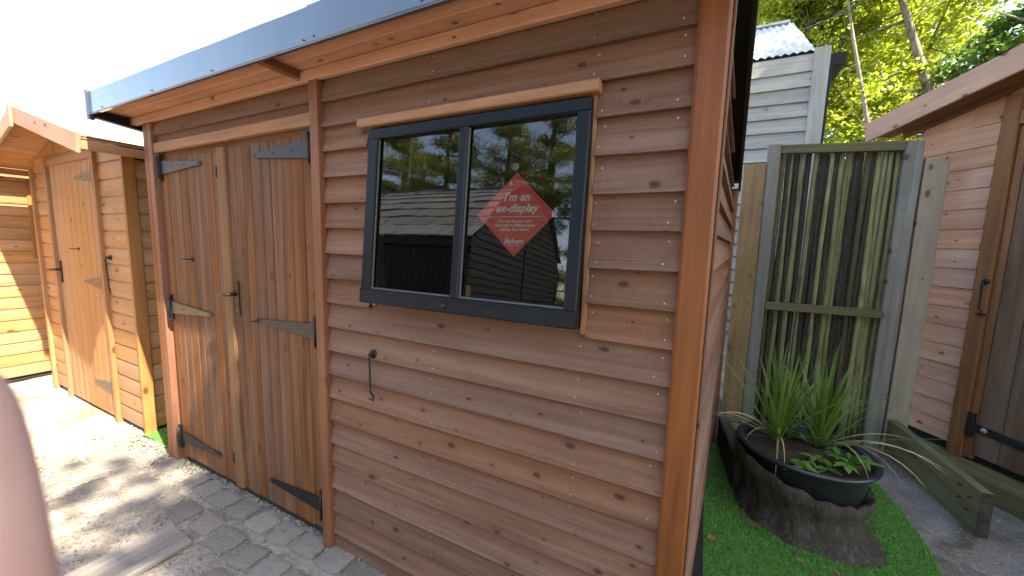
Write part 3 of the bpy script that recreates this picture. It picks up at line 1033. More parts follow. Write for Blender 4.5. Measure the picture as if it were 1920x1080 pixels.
sash = beam('window_sash', wp(-HW, 0.020, -0.02), wp(HW, 0.020, -0.02), wdn, 0.040, 0.04, W_SASH, shed, 0.004)
beam('rail', wp(-HW, 0.6505, -0.02), wp(HW, 0.6505, -0.02), wdn, 0.055, 0.044, W_SASH, sash, 0.004)
beam('stile', wp(-HW + 0.0245, 0.0405, -0.02), wp(-HW + 0.0245, 0.6225, -0.02), (1, 0, 0), 0.049, 0.04, W_SASH, sash, 0.004)
beam('stile', wp(HW - 0.0205, 0.0405, -0.02), wp(HW - 0.0205, 0.6225, -0.02), (1, 0, 0), 0.041, 0.04, W_SASH, sash, 0.004)
MX = 0.0035
beam('glazing_bar', wp(MX, 0.0405, -0.018), wp(MX, 0.6225, -0.018), (1, 0, 0), 0.036, 0.034, W_SASH, sash, 0.006)
M_BEAD = plain('grey_glazing_bead', (0.07, 0.075, 0.08), rough=0.5, var=0.2, scale=40)
for a0, a1 in ((-HW + 0.049, MX - 0.018), (MX + 0.018, HW - 0.041)):
    beam('bead', wp(a0, 0.619, -0.0115), wp(a1, 0.619, -0.0115), wdn, 0.007, 0.010, M_BEAD, sash, 0.001)
    beam('bead', wp(a0 + 0.003, 0.042, -0.0125), wp(a0 + 0.003, 0.615, -0.0125), (1, 0, 0), 0.005, 0.008, M_BEAD, sash, 0.001)
    vs = [wp(a0 - 0.004, 0.034, -0.020), wp(a1 + 0.004, 0.034, -0.020), wp(a1 + 0.004, 0.63, -0.020), wp(a0 - 0.004, 0.63, -0.020)]
    c = sum(vs, Vector()) / 4
    mtx, _ = frame(vs[0], vs[1], wdn)
    mtx.translation = c
    inv = mtx.inverted()
    me = mesh_from([inv @ v for v in vs], [(0, 3, 2, 1)], 'pane')
    link('pane', me, M_GLASS, sash, mtx)
tube('stay_knob', [wp(-0.03, 0.655, 0.002), wp(-0.03, 0.655, 0.008)], 0.010, M_IRON, sash, 12)
# things just inside the window
xbeam('inside_stud', -1.27, -1.234, 0.03, 0.07, 0.6, 1.99, W_INT, shed)
tool = empty('garden_tool', (-1.02, 0.42, 0.03))
tag(tool, 'yellow tool handle standing inside the shed behind the left pane', 'tool')
tube('handle', [(-1.02, 0.42, 0.03), (-1.02, 0.40, 1.20)], 0.012, M_YELLOW, tool, 10)
tube('grip', [(-1.02, 0.40, 1.20), (-1.02, 0.399, 1.29)], [0.016, 0.014], M_YELLOW, tool, 10)

# nail heads
def build_nails():
    Q = []
    def nail(x, y, z, n=6, r=0.0026):
        if random.random() < 0.2:
            return
        for k in range(3):
            a0, a1 = k * 2 * math.pi / 3, (k + 1) * 2 * math.pi / 3
            am = (a0 + a1) / 2
            Q.append([(x, y, z), (x + r * math.cos(a0), y, z + r * math.sin(a0)), (x + r * math.cos(am), y, z + r * math.sin(am)), (x + r * math.cos(a1), y, z + r * math.sin(a1))])
    for i in range(len(BOARD_Z) - 1):
        z0 = BOARD_Z[i]
        cut = WZ0 - 0.02 < z0 < WZ1 - 0.01
        xs = (-1.475, -1.262, -0.295, -0.095) if cut else (-1.475, -0.92, -0.33, -0.095)
        for x in xs:
            for dz in (0.022, 0.082):
                yy = YB - (0.033 - (dz / 0.135) * 0.026) - 0.0012
                nail(x + random.uniform(-0.012, 0.012), yy, z0 + dz + random.uniform(-0.006, 0.006))
    me = quads_mesh('nail_heads', np.array(Q) - np.array((-1.56, 1.0, 0.0)))
    o = link('nail_heads', me, M_NAIL, shed, Matrix.Translation((-1.56, 1.0, 0.0)))
    o['kind'] = 'stuff'


build_nails()

# ------------------------------------------------------------------ the sign inside the glass
sign = empty('hanging_sign', wp(0.200, 0.333, -0.030))
tag(sign, 'red diamond ex-display sign with white lettering hanging behind the right pane', 'sign')
SC = (0.205, 0.333)


def sp(a, b, o=0.0):
    return wp(SC[0] + a, SC[1] + b, -0.030 + o)


def sign_matrix(a, b, o, rot=0.0):
    """text lies in the sign: local x across, local y up the sash, z outwards"""
    p = sp(a, b, o)
    x = Vector((math.cos(rot), 0, 0)) - wdn * math.sin(rot)
    x.normalize()
    z = wout
    y = z.cross(x)
    return Matrix(((x.x, y.x, z.x, p.x), (x.y, y.y, z.y, p.y), (x.z, y.z, z.z, p.z), (0, 0, 0, 1)))


card_pts = [(-0.142, 0.0), (0.0, -0.136), (0.142, 0.0), (0.006, 0.136)]
poly_prism('card', card_pts, -0.0012, 0.0, M_RED, sign, lambda a, b, d: sp(a, b, d))
TX = 0.0012
text_mesh('lettering', "I'm an", 0.037, M_WHITE, sign, sign_matrix(0.004, -0.044, TX), 0.28, 0.0011, 1.05)
text_mesh('lettering', 'ex-display', 0.037, M_WHITE, sign, sign_matrix(0.004, -0.008, TX), 0.28, 0.0011, 1.02)
poly_prism('rule', [(-0.100, 0.0065), (0.098, 0.0065), (0.098, 0.0083), (-0.100, 0.0083)], TX, TX + 0.0003, M_WHITE, sign, lambda a, b, d: sp(a, b, d))
text_mesh('small_print', 'You can buy me now!', 0.0138, M_WHITE, sign, sign_matrix(0.002, 0.026, TX), 0.2, 0.0002)
text_mesh('small_print', 'Please speak to a Malvern Garden', 0.0138, M_WHITE, sign, sign_matrix(0.004, 0.0395, TX), 0.2, 0.0002, 0.80)
text_mesh('small_print', 'Buildings Sales Advisor.', 0.0138, M_WHITE, sign, sign_matrix(0.004, 0.053, TX), 0.2, 0.0002, 0.85)
text_mesh('logo_lettering', 'Malvern', 0.024, M_WHITE, sign, sign_matrix(0.004, 0.095, TX, 0.04), 0.15, 0.0005, 0.9)
tube('logo_stroke', [sp(-0.028, 0.094, TX), sp(-0.0235, 0.070, TX), sp(-0.0215, 0.094, TX)], 0.0009, M_WHITE, sign, 6)
text_mesh('small_print', 'Garden Buildings', 0.0065, M_WHITE, sign, sign_matrix(0.008, 0.103, TX), 0.1, 0.0001)
lathe('suction_cup', [(0.013, 0.0), (0.0125, 0.002), (0.008, 0.004), (0.005, 0.008), (0.005, 0.011), (0.0, 0.0115)], M_CLEAR, sign, (0, 0, 0), 20)
cup = sign.children[-1]
pc = sp(-0.003, -0.151, 0.009)
z = -wout
x = Vector((1, 0, 0))
y = z.cross(x)
cup.matrix_basis = Matrix.Translation(-sign.location) @ Matrix(((x.x, y.x, z.x, pc.x), (x.y, y.y, z.y, pc.y), (x.z, y.z, z.z, pc.z), (0, 0, 0, 1)))
tube('cup_hook', [sp(-0.003, -0.151, 0.0), sp(-0.002, -0.142, -0.001), sp(0.0, -0.133, 0.001)], 0.0015, M_CLEAR, sign, 6)

# ================================================================== HONEY SHED (left)
ls = empty('honey_shed', (-4.57, 1.0, 0.0))
tag(ls, 'honey orange gabled shed with single plank door left of the brown shed', 'shed')
LX0, LX1, LY = -5.50, -3.645, 0.052
RIDGE_X, RIDGE_Z, EAVE_Z = -4.575, 2.36, 2.015
ROOF_M = (RIDGE_Z - 2.07) / (RIDGE_X - (-3.42)) * -1


def sl_prof(h, flip=1):
    t = 0.016
    p = [(0, 0), (0, t * 0.70), (0.005, t * 0.95), (h * 0.35, t * 1.06), (h * 0.7, t), (h - 0.013, t * 0.85), (h - 0.009, t * 0.40), (h + 0.004, t * 0.32), (h + 0.004, 0)]
    return [(w, flip * tt) for w, tt in p]


zb = 0.03
PITCHB = 0.1235
while zb < 2.30:
    h = PITCHB
    zt = zb + h * 0.5
    if zb + h < 2.07:
        extrude('shiplap_board', (LX0, LY, zb), (-5.09, LY, zb), (0, 0, 1), sl_prof(h), W_ORANGE, ls)
        extrude('shiplap_board', (-4.07, LY, zb), (LX1, LY, zb), (0, 0, 1), sl_prof(h), W_ORANGE, ls)
    else:
        # gable boards are cut to the slope of the roof
        def hw(zq):
            return max(0.03, min(LX1 - RIDGE_X, (RIDGE_Z - 0.012 - zq) / 0.262))
        zz0, zz1 = zb, min(zb + h - 0.004, RIDGE_Z - 0.02)
        poly_prism('shiplap_board', [(RIDGE_X - hw(zz0), zz0), (RIDGE_X + hw(zz0), zz0), (RIDGE_X + hw(zz1), zz1), (RIDGE_X - hw(zz1), zz1)], LY - 0.016, LY, W_ORANGE, ls, lambda a, b, d: (a, d, b))
    if zb + h < 2.03:
        extrude('shiplap_board', (LX1, 0.10, zb), (LX1, 2.3, zb), (0, 0, 1), sl_prof(h), W_ORANGE, ls)
    zb += h
xbeam('corner_post', LX0 - 0.01, LX0 + 0.035, 0.012, 0.052, 0.0, 2.03, W_ORANGED, ls)
xbeam('corner_board', LX1 + 0.001, LX1 + 0.030, 0.028, 0.098, -0.01, 2.02, W_ORANGED, ls)
xbeam('door_post', -5.115, -5.070, 0.010, 0.055, 0.0, 2.10, W_ORANGED, ls)
xbeam('door_post', -4.100, -4.055, 0.010, 0.055, 0.0, 2.10, W_ORANGED, ls)
xbeam('door_header', -5.069, -4.101, 0.018, 0.055, 2.045, 2.10, W_ORANGED, ls)
ld = xbeam('door', -5.05, -4.11, 0.048, 0.06, 0.03, 2.03, M_DARK, ls, axis=2)
for k in range(8):
    w = (5.06 - 4.105) / 8
    xx = -5.06 + w * (k + 0.5)
    extrude('plank', (xx, 0.040, 0.02), (xx, 0.040, 2.04), (1, 0, 0), rect(w - 0.003, 0.016, 0.004), W_ODOOR, ld)
for zz, mt in ((1.915, M_IRONB), (1.10, M_IRONB), (0.26, M_IRONB)):
    strap(ld, -4.108, -4.50, zz, y=0.031, mat=mt, wroot=0.10, pin_h=0.2)
xbeam('handle_plate', -5.035, -5.000, 0.022, 0.031, 1.05, 1.24, M_IRON, ld, c=0.002)
tube('lever', [(-5.018, 0.022, 1.165), (-5.018, -0.02, 1.165), (-5.03, -0.026, 1.165), (-5.115, -0.024, 1.162)], 0.009, M_BRASS, ld, 8)
staple(ld, -4.45, 1.36)
cabin_hook(-3.965, 1.31, 0.03, ls, 0.26)
cabin_hook(-3.0, 1.31, 0.03, ls, 0.01) if False else None
tube('cabin_hook', [(LX1 + 0.02, 0.40, 1.22), (LX1 + 0.05, 0.40, 1.22), (LX1 + 0.05, 0.33, 1.19), (LX1 + 0.05, 0.40, 1.17)], 0.006, M_IRON, ls, 8)
xbeam('plinth', LX0 + 0.03, LX1 - 0.02, 0.08, 0.12, 0.0, 0.045, W_DARK, ls)
# roof
YF, YBK = -0.215, 2.4
for s, ex in ((1, -3.42), (-1, -5.73)):
    ez = 2.06
    a = Vector((RIDGE_X, 0, RIDGE_Z))
    b = Vector((ex, 0, ez))
    # boards of the roof deck seen from below as the soffit
    nb = 9
    for k in range(nb):
        p = a.lerp(b, (k + 0.5) / nb)
        wdir = (b - a)
        beam('roof_board', Vector((p.x, YF, p.z)), Vector((p.x, YBK, p.z)), wdir, (b - a).length / nb - 0.002, 0.014, W_ORANGE, ls, 0.003)
    up = (b - a).cross(Vector((0, 1, 0)))
    if up.z < 0:
        up = -up
    up.normalize()
    vs = [Vector((a.x, YF - 0.01, a.z)) + up * 0.012, Vector((b.x, YF - 0.01, b.z)) + up * 0.012, Vector((b.x, YBK, b.z)) + up * 0.012, Vector((a.x, YBK, a.z)) + up * 0.012]
    me = mesh_from(vs + [v + up * 0.006 for v in vs], [(0, 1, 2, 3), (7, 6, 5, 4), (0, 4, 5, 1), (1, 5, 6, 2), (2, 6, 7, 3), (3, 7, 4, 0)])
    link('roof_felt', me, M_PALEFELT, ls)
    # barge board with a cut end
    d = (b - a).normalized()
    beam('barge_board', Vector((a.x + s * 0.012, YF - 0.010, a.z - 0.030)), Vector((b.x, YF - 0.010, b.z - 0.030)) + d * 0.01, Vector((0, 0, 1)), 0.115, 0.020, W_BARGE, ls)
    xbeam('eave_batten', min(ex, ex - s * 0.022), max(ex, ex - s * 0.022), YF + 0.002, YBK, ez - 0.065, ez - 0.012, W_ORANGED, ls)
poly_prism('finial', [(-0.035, -0.10), (0.035, -0.10), (0.035, 0.04), (0.0, 0.085), (-0.035, 0.04)], YF - 0.034, YF - 0.0205, W_BARGE, ls, lambda a, b, d: (RIDGE_X + a, d, RIDGE_Z - 0.02 + b))
hidden_wall('back_wall', [(LX0, 2.3, 0), (LX1, 2.3, 0), (LX1, 2.3, 2.05), (RIDGE_X, 2.3, RIDGE_Z), (LX0, 2.3, 2.05)], W_ORANGE, ls)
hidden_wall('side_wall', [(LX0, 0.06, 0), (LX0, 2.3, 0), (LX0, 2.3, 2.05), (LX0, 0.06, 2.05)], W_ORANGE, ls)
hidden_wall('end_lining', [(LX1 - 0.004, 0.06, 0.0), (LX1 - 0.004, 2.3, 0.0), (LX1 - 0.004, 2.3, 2.05), (LX1 - 0.004, 0.06, 2.05)], M_DARK, ls)
hidden_wall('front_lining', [(LX0, 0.064, 0.0), (LX1, 0.064, 0.0), (LX1, 0.064, 2.0), (RIDGE_X, 0.064, 2.3), (LX0, 0.064, 2.0)], M_DARK, ls)

# ================================================================== FAR LEFT SHED (side wall in the sun)
fs_ = empty('sunlit_shed', (-7.0, -0.4, 0.0))
tag(fs_, 'pale sunlit shiplap shed side with small window at the far left edge', 'shed')
FX = -6.0
zb = 0.05
while zb < 2.0:
    h = 0.113
    wz = 1.28 < zb + h / 2 < 1.98
    if wz:
        extrude('shiplap_board', (FX, -1.9, zb), (FX, 0.085, zb), (0, 0, 1), sl_prof(h), W_ORANGE, fs_)
        extrude('shiplap_board', (FX, 0.62, zb), (FX, 0.95, zb), (0, 0, 1), sl_prof(h), W_ORANGE, fs_)
    else:
        extrude('shiplap_board', (FX, -1.9, zb), (FX, 0.95, zb), (0, 0, 1), sl_prof(h), W_ORANGE, fs_)
    zb += h
win = xbeam('window', FX - 0.03, FX + 0.002, 0.15, 0.55, 1.35, 1.92, W_SASH, fs_, c=0.002)
xbeam('frame', FX - 0.01, FX + 0.030, 0.085, 0.135, 1.22, 1.99, W_ORANGED, win)
xbeam('frame', FX - 0.01, FX + 0.030, 0.565, 0.615, 1.22, 1.99, W_ORANGED, win)
xbeam('frame', FX - 0.01, FX + 0.030, 0.136, 0.564, 1.94, 1.99, W_ORANGED, win)
xbeam('sill', FX - 0.01, FX + 0.045, 0.136, 0.564, 1.27, 1.32, W_ORANGED, win)
xbeam('eave_board', FX + 0.12, FX + 0.14, -2.0, 1.1, 1.985, 2.075, W_ORANGE, fs_)
xbeam('soffit', FX - 0.1, FX + 0.119, -2.0, 1.1, 2.03, 2.045, W_ORANGED, fs_)
me = mesh_from([(FX + 0.15, -2.0, 2.08), (FX + 0.15, 1.1, 2.08), (FX - 1.2, 1.1, 2.5), (FX - 1.2, -2.0, 2.5)], [(0, 1, 2, 3)])
link('roof', me, M_PALEFELT, fs_)
hidden_wall('wall_lining', [(FX - 0.006, -1.9, 0), (FX - 0.006, 0.95, 0), (FX - 0.006, 0.95, 2.04), (FX - 0.006, -1.9, 2.04)], M_DARK, fs_)
hidden_wall('end_wall', [(FX, 0.95, 0), (FX - 2.2, 0.95, 0), (FX - 2.2, 0.95, 2.1), (FX - 1.1, 0.95, 2.46), (FX, 0.95, 2.04)], W_ORANGE, fs_)
hidden_wall('end_wall', [(FX, -1.9, 0), (FX - 2.2, -1.9, 0), (FX - 2.2, -1.9, 2.1), (FX - 1.1, -1.9, 2.46), (FX, -1.9, 2.04)], W_ORANGE, fs_)
xbeam('skid', FX - 0.12, FX - 0.02, -1.8, 0.9, 0.0, 0.05, W_DARK, fs_)

# ================================================================== GREY SHED (behind)
GY, GZ = 4.30, 0.33
gs = empty('grey_shed', (0.2, 5.2, GZ))
tag(gs, 'tall silvery grey weatherboard shed with corrugated metal roof behind the pole screen', 'shed')
GX1 = 0.905
gpitch = 0.158
zb = GZ - 0.02
while zb < 3.55:
    tilt_ = 0.0
    extrude('weatherboard', (-1.2, GY, zb), (GX1, GY, zb), (0, 0, 1), wedge(gpitch + 0.03, 0.040, 0.010), W_GREY, gs, 6, 0.004)
    zb += gpitch
xbeam('corner_board', GX1 - 0.02, GX1 + 0.125, GY - 0.050, GY - 0.026, GZ - 0.02, 3.70, W_GREY, gs)
xbeam('corner_trim', GX1 + 0.127, GX1 + 0.150, GY - 0.045, GY + 0.10, GZ, 3.50, M_TRIM, gs)
xbeam('gutter', GX1 + 0.10, GX1 + 0.27, GY - 0.03, GY + 2.0, 3.50, 3.62, M_TRIM, gs, axis=1)
hidden_wall('wall_lining', [(-1.2, GY + 0.01, GZ), (GX1 + 0.1, GY + 0.01, GZ), (GX1 + 0.1, GY + 0.01, 3.7), (-1.2, GY + 0.01, 3.7)], M_DARK, gs)
hidden_wall('side_wall', [(GX1 + 0.1, GY, GZ), (GX1 + 0.1, GY + 2.0, GZ), (GX1 + 0.1, GY + 2.0, 3.7), (GX1 + 0.1, GY, 3.7)], W_GREY, gs)
for xx, zz, r in ((0.815, 3.08, -0.5), (0.78, 2.36, 0.2)):
    beam('hinge_clip', Vector((xx - 0.014, GY - 0.029, zz - 0.03)), Vector((xx + 0.014, GY - 0.029, zz + 0.03)), (1, 0, -0.4), 0.026, 0.006, M_BOLT, gs, 0.002)
# corrugated roof: sheets of real waves rising to the back
def corrugated(x0, x1, y0, z0, y1, z1, xr):
    nx = int((x1 - x0) / 0.012)
    vs, fs = [], []
    rows = 8
    for j in range(rows + 1):
        t = j / rows
        for i in range(nx + 1):
            u = i / nx
            x = x0 + (x1 - x0) * u
            if t > 0:
                x = x0 + (x1 - x0 - xr * t) * u
            vs.append((x, y0 + (y1 - y0) * t, z0 + (z1 - z0) * t + 0.012 * math.sin(u * (x1 - x0) / 0.076 * 2 * math.pi) + (0.012 if j % 4 == 0 and j else 0)))
    for j in range(rows):
        for i in range(nx):
            a = j * (nx + 1) + i
            fs.append((a, a + 1, a + nx + 2, a + nx + 1))
    me = mesh_from(vs, fs, 'corrugated_roof')
    smooth(me)
    return link('corrugated_roof', me, M_CORR, gs)


corrugated(-1.3, 0.90, GY - 0.02, 3.69, GY + 1.3, 4.62, 0.07)
xbeam('ridge_cap', -1.3, 0.78, GY + 1.24, GY + 1.42, 4.62, 4.65, M_CORR, gs, axis=0)

# ================================================================== POLE SCREEN
ps = empty('pole_screen', (0.84, 2.65, 0.0))
tag(ps, 'narrow screen of upright mossy poles framed by grey posts', 'screen')
beam('post', (0.425, 2.62, 0.0), (0.425, 2.62, 2.335), (1, 0, 0), 0.088, 0.07, W_GPOST, ps, 0.006, 5, 0.003)
beam('post', (1.245, 2.62, 0.0), (1.25, 2.62, 2.29), (1, 0, 0), 0.098, 0.07, W_GPOST, ps, 0.006, 5, 0.003)
beam('side_board', (0.304, 2.60, 0.0), (0.304, 2.60, 2.19), (1, 0, 0), 0.150, 0.045, W_SIDEY, ps, 0.004, 5, 0.003)
beam('side_board', (1.372, 2.605, 0.0), (1.376, 2.605, 2.165), (1, 0, 0), 0.125, 0.045, W_SIDE, ps, 0.004, 5, 0.003)
beam('rail', (0.470, 2.60, 2.295), (1.199, 2.60, 2.262), (0, 0, 1), 0.066, 0.04, W_RAIL, ps, 0.003)
beam('rail', (0.470, 2.59, 1.045), (1.197, 2.59, 1.050), (0, 0, 1), 0.062, 0.035, W_RAIL, ps, 0.003)
beam('rail', (0.470, 2.70, 1.05), (1.197, 2.70, 1.05), (0, 0, 1), 0.05, 0.03, W_DARK, ps, 0.003)
npole = 21
for k in range(npole * 2 - 1):
    back = k >= npole                                   # a second layer behind closes most of the gaps
    if back and k % 6 == 2:
        continue
    kk = k - npole + 0.5 if back else k
    x0 = 0.486 + (1.186 - 0.486) * kk / (npole - 1) + random.uniform(-0.005, 0.005)
    x1 = x0 + random.uniform(-0.012, 0.012)
    r = random.uniform(0.0150, 0.0205)
    pts, rad = [], []
    for j in range(10):
        t = j / 9
        pts.append((x0 + (x1 - x0) * t + 0.004 * math.sin(k * 2.1 + t * 7) + random.uniform(-0.002, 0.002), (2.672 if back else 2.645) + 0.006 * math.sin(k * 1.3 + t * 5) + random.uniform(-0.008, 0.008) * 0.4, 0.02 + t * (2.255 + random.uniform(-0.02, 0.0))))
        rad.append(r * random.uniform(0.90, 1.10) * (1.06 - 0.12 * t))
    tube('pole', pts, rad, M_POLE, ps, 9, 0.05)

# the heavy boards on edge that steady the screen
tl = empty('edging_board', (0.2, 2.0, 0))
tag(tl, 'dark wet timber board on edge left of the planter', 'timber')
beam('board', (0.165, 2.56, 0.115), (0.300, 1.46, 0.105), (0, 0, 1), 0.215, 0.075, W_DARK, tl, 0.006, 4, 0.004)
tr_ = empty('timber_board', (1.38, 2.0, 0))
tag(tr_, 'thick green stained timber board on edge by the concrete path', 'timber')
beam('board', (1.345, 2.575, 0.135), (1.425, 1.665, 0.128), (0, 0, 1), 0.262, 0.052, W_GREEN, tr_, 0.005, 6, 0.003)
beam('end_grain', (1.4252, 1.6645, 0.128), (1.4255, 1.6615, 0.128), (0, 0, 1), 0.258, 0.050, W_DARK, tr_, 0.004)
for a, b in ((1.72, 0.19), (1.73, 0.115), (1.79, 0.15), (1.80, 0.215)):
    tube('screw', [(1.40 + (1.72 - a) * 0.09 - 0.010, a, b), (1.386 + (1.72 - a) * 0.09 - 0.010, a, b)], 0.005, M_BRASS, tr_, 8)

# ================================================================== PINK SHED (right)
PA = math.radians(31.0)
pk = empty('pink_shed', (1.637, 2.501, 0.0))
# local x runs towards the camera side along the wall, local -y faces the path
pk.rotation_euler = (0, 0, PA - math.pi / 2)
pk['rotated'] = 1
tag(pk, 'pinkish brown weatherboard shed with sloping barge board and dark door at right', 'shed')
# local frame: +x = back along wall reversed, so that x = -u ; wall face at y = 0, outside is -y
zb = 0.20
pp = 0.1345
barge = lambda x: 2.52 + 0.205 * x                 # underside of the roof along the wall
while zb < 2.62:
    xl = -0.47
    xr = -0.02
    if zb + pp > barge(xl):
        xl = max(xl, (zb + pp - 2.52) / 0.205)
    if xl < xr - 0.05:
        extrude('weatherboard', (xl, 0.0, zb), (xr, 0.0, zb), (0, 0, 1), wedge(pp + 0.024, 0.020, 0.009), W_PINK, pk, 3, 0.0012)
    zb += pp
poly_prism('gable_board', [(-0.47, 2.28), (-0.02, 2.28), (-0.02, 2.52), (-0.47, 2.43)], 0.0, 0.008, W_PINK, pk, lambda a, b, d: (a, d, b))
xbeam('door_post', -0.012, 0.072, -0.032, 0.02, 0.115, 2.50, W_PTRIM, pk, c=0.006)
pd = xbeam('door', 0.080, 0.98, 0.004, 0.02, 0.19, 2.30, M_DARK, pk, axis=2)
xbeam('door_frame', 0.073, 0.115, -0.012, 0.02, 0.15, 2.30, W_PTRIM, pk)
for k in range(7):
    w = 0.86 / 7
    xx = 0.118 + w * (k + 0.5)
    extrude('plank', (xx, -0.006, 0.185), (xx, -0.006, 2.28), (1, 0, 0), rect(w - 0.003, 0.016, 0.004), W_PDOOR, pd, 3, 0.0006)
xbeam('door_post', 0.985, 1.055, -0.032, 0.02, 0.115, 2.40, W_PTRIM, pk, c=0.006)
for kz in range(16):
    extrude('weatherboard', (1.056, 0.0, 0.20 + kz * pp), (1.31, 0.0, 0.20 + kz * pp), (0, 0, 1), wedge(pp + 0.024, 0.020, 0.009), W_PINK, pk, 2, 0.001)
beam('hinge', (0.085, -0.024, 0.375), (0.62, -0.024, 0.345), (0, 0, 1), 0.050, 0.010, M_IRON, pd, 0.003)
xbeam('hinge_plate', 0.074, 0.112, -0.036, -0.014, 0.30, 0.46, M_IRON, pd, c=0.004)
tube('bolt', [(0.165, -0.028, 0.372), (0.165, -0.038, 0.372)], [0.020, 0.014], M_BOLT, pd, 12)
tube('bolt', [(0.34, -0.028, 0.362), (0.34, -0.034, 0.362)], [0.010, 0.008], M_IRON, pd, 10)
xbeam('door_header', 0.075, 1.1, -0.03, 0.02, 2.31, 2.40, W_PTRIM, pk)
cabin_hook(0.052, 1.335, -0.034, pk, 0.205)
xbeam('hook_rest', 0.045, 0.078, -0.050, -0.030, 1.115, 1.127, M_IRON, pk, c=0.002)
# gable boards over the door and barge
for zz in (2.41, 2.52, 2.63, 2.74):
    extrude('weatherboard', (max(-0.02, (zz + 0.1 - 2.52) / 0.205), 0.0, zz), (1.3, 0.0, zz), (0, 0, 1), wedge(0.13, 0.020, 0.009), W_PINK, pk, 2, 0.001)
beam('barge_board', (-0.70, -0.235, 2.455), (1.4, -0.235, 2.885), (0, 0, 1), 0.150, 0.022, W_BARGE, pk, 0.004)
beam('wall_batten', (-0.60, -0.010, 2.420), (1.4, -0.010, 2.830), (0, 0, 1), 0.045, 0.03, W_PTRIM, pk, 0.003)
for k in range(3):
    beam('soffit_board', (-0.70, -0.190 + 0.076 * k, 2.44), (1.4, -0.190 + 0.076 * k, 2.87), (0, 1, 0), 0.074, 0.014, W_PTRIM, pk, 0.003)
vs = [(-0.70, -0.222, 2.505), (1.4, -0.222, 2.935), (1.4, 2.0, 2.935), (-0.70, 2.0, 2.505)]
me = mesh_from(vs + [(a, b, c - 0.03) for a, b, c in vs], [(0, 1, 2, 3), (7, 6, 5, 4), (0, 4, 5, 1), (1, 5, 6, 2), (2, 6, 7, 3), (3, 7, 4, 0)])
link('roof', me, M_FELT, pk)
hidden_wall('wall_lining', [(-0.47, 0.022, 0.1), (1.3, 0.022, 0.1), (1.3, 0.022, 2.72), (-0.47, 0.022, 2.40)], M_DARK, pk)
hidden_wall('side_wall', [(-0.47, 0.01, 0.1), (-0.47, 2.0, 0.1), (-0.47, 2.0, 2.4), (-0.47, 0.01, 2.4)], W_PINK, pk)
hidden_wall('end_wall', [(1.3, 0.01, 0.1), (1.3, 2.0, 0.1), (1.3, 2.0, 2.8), (1.3, 0.01, 2.8)], W_PINK, pk)

# decking step in front of it
dk = empty('deck_step', (1.637, 2.501, 0.0))
dk.rotation_euler = (0, 0, PA - math.pi / 2)
dk['rotated'] = 1
tag(dk, 'mossy green grooved decking step below the pink shed', 'step')


def grooved(w, t, n=7, g=0.006):
    pts = [(-w / 2, t / 2)]
    pts = [(w / 2, t / 2), (-w / 2, t / 2), (-w / 2, -t / 2)]
    st = w / n
    for k in range(n):
        a = -w / 2 + st * k
        pts += [(a + st * 0.62, -t / 2), (a + st * 0.70, -t / 2 + g), (a + st * 0.92, -t / 2 + g), (a + st, -t / 2)]
    return pts


extrude('deck_board', (-0.55, -0.100, 0.116), (1.6, -0.100, 0.116), (0, 1, 0), [(w, -t) for w, t in grooved(0.115, 0.028, 4, 0.003)], W_GREEN, dk, 4, 0.001)
extrude('riser_board', (-0.55, -0.176, 0.066), (1.6, -0.176, 0.066), (0, 0, 1), [(w, -t) for w, t in grooved(0.125, 0.028)], W_GREEN, dk, 4, 0.001)
extrude('deck_board', (-0.55, 0.022, 0.116), (1.6, 0.022, 0.116), (0, 1, 0), [(w, -t) for w, t in grooved(0.115, 0.028, 4, 0.003)], W_GREEN, dk, 4, 0.001)

# ================================================================== PLANTER
PC = Vector((0.575, 1.40, 0.0))
stump = empty('tree_stump', PC)
tag(stump, 'hollow dark grey tree stump holding the black tub', 'stump')


def stump_fn(i, a, r, z):
    ln = 0.5 + 0.5 * math.cos(a - math.radians(165))
    t = i / 11
    top = 0.235 + 0.165 * ln
    zz = t * top if i <= 11 else top - (i - 11) * 0.03
    rr = r + 0.008 * math.sin(a * 3 + t * 2) + 0.005 * math.sin(a * 11 + 2 + t * 3) + 0.003 * math.sin(a * 29 + t * 9)
    fl = max(0.0, math.cos(a - math.radians(-38))) ** 6
    rr += fl * 0.10 * (1 - t) ** 2 - fl * 0.03 * t
    rr += 0.03 * max(0, math.cos(a - math.radians(170))) ** 4 * t
    return rr, zz + (0.008 * math.sin(a * 17) if i >= 10 else 0)


sprof = [(0.315 - 0.05 * math.sin(min(1, t * 1.25) * math.pi) + 0.0 * t, t) for t in [i / 11 for i in range(12)]] + [(0.285, 1.0), (0.268, 0.9), (0.262, 0.8)]
lathe('trunk', sprof, M_STUMP, stump, PC, 96, stump_fn)
# frayed fibres round the torn edge
Q = []
for k in range(420):
    a = random.uniform(0, 2 * math.pi)
    ln = 0.5 + 0.5 * math.cos(a - math.radians(165))
    t = random.random()
    z = (0.235 + 0.165 * ln) * (0.15 + 0.85 * t ** 0.6)
    r = 0.30 + 0.012 * math.sin(a * 7)
    p = np.array((r * math.cos(a), r * math.sin(a), z))
    d = np.array((math.cos(a) * random.uniform(0.1, 0.7), math.sin(a) * random.uniform(0.1, 0.7), random.uniform(-1, 0.6)))
    d += rng.normal(size=3) * 0.3
    d *= random.uniform(0.02, 0.05) / np.linalg.norm(d)
    s = np.array((-math.sin(a), math.cos(a), 0)) * 0.0009
    Q.append([p - s, p + s, p + d + s * 0.3, p + d - s * 0.3])
o = link('fibres', quads_mesh('fibres', np.array(Q)), M_STUMP, stump, Matrix.Translation(PC))
o['kind'] = 'stuff'

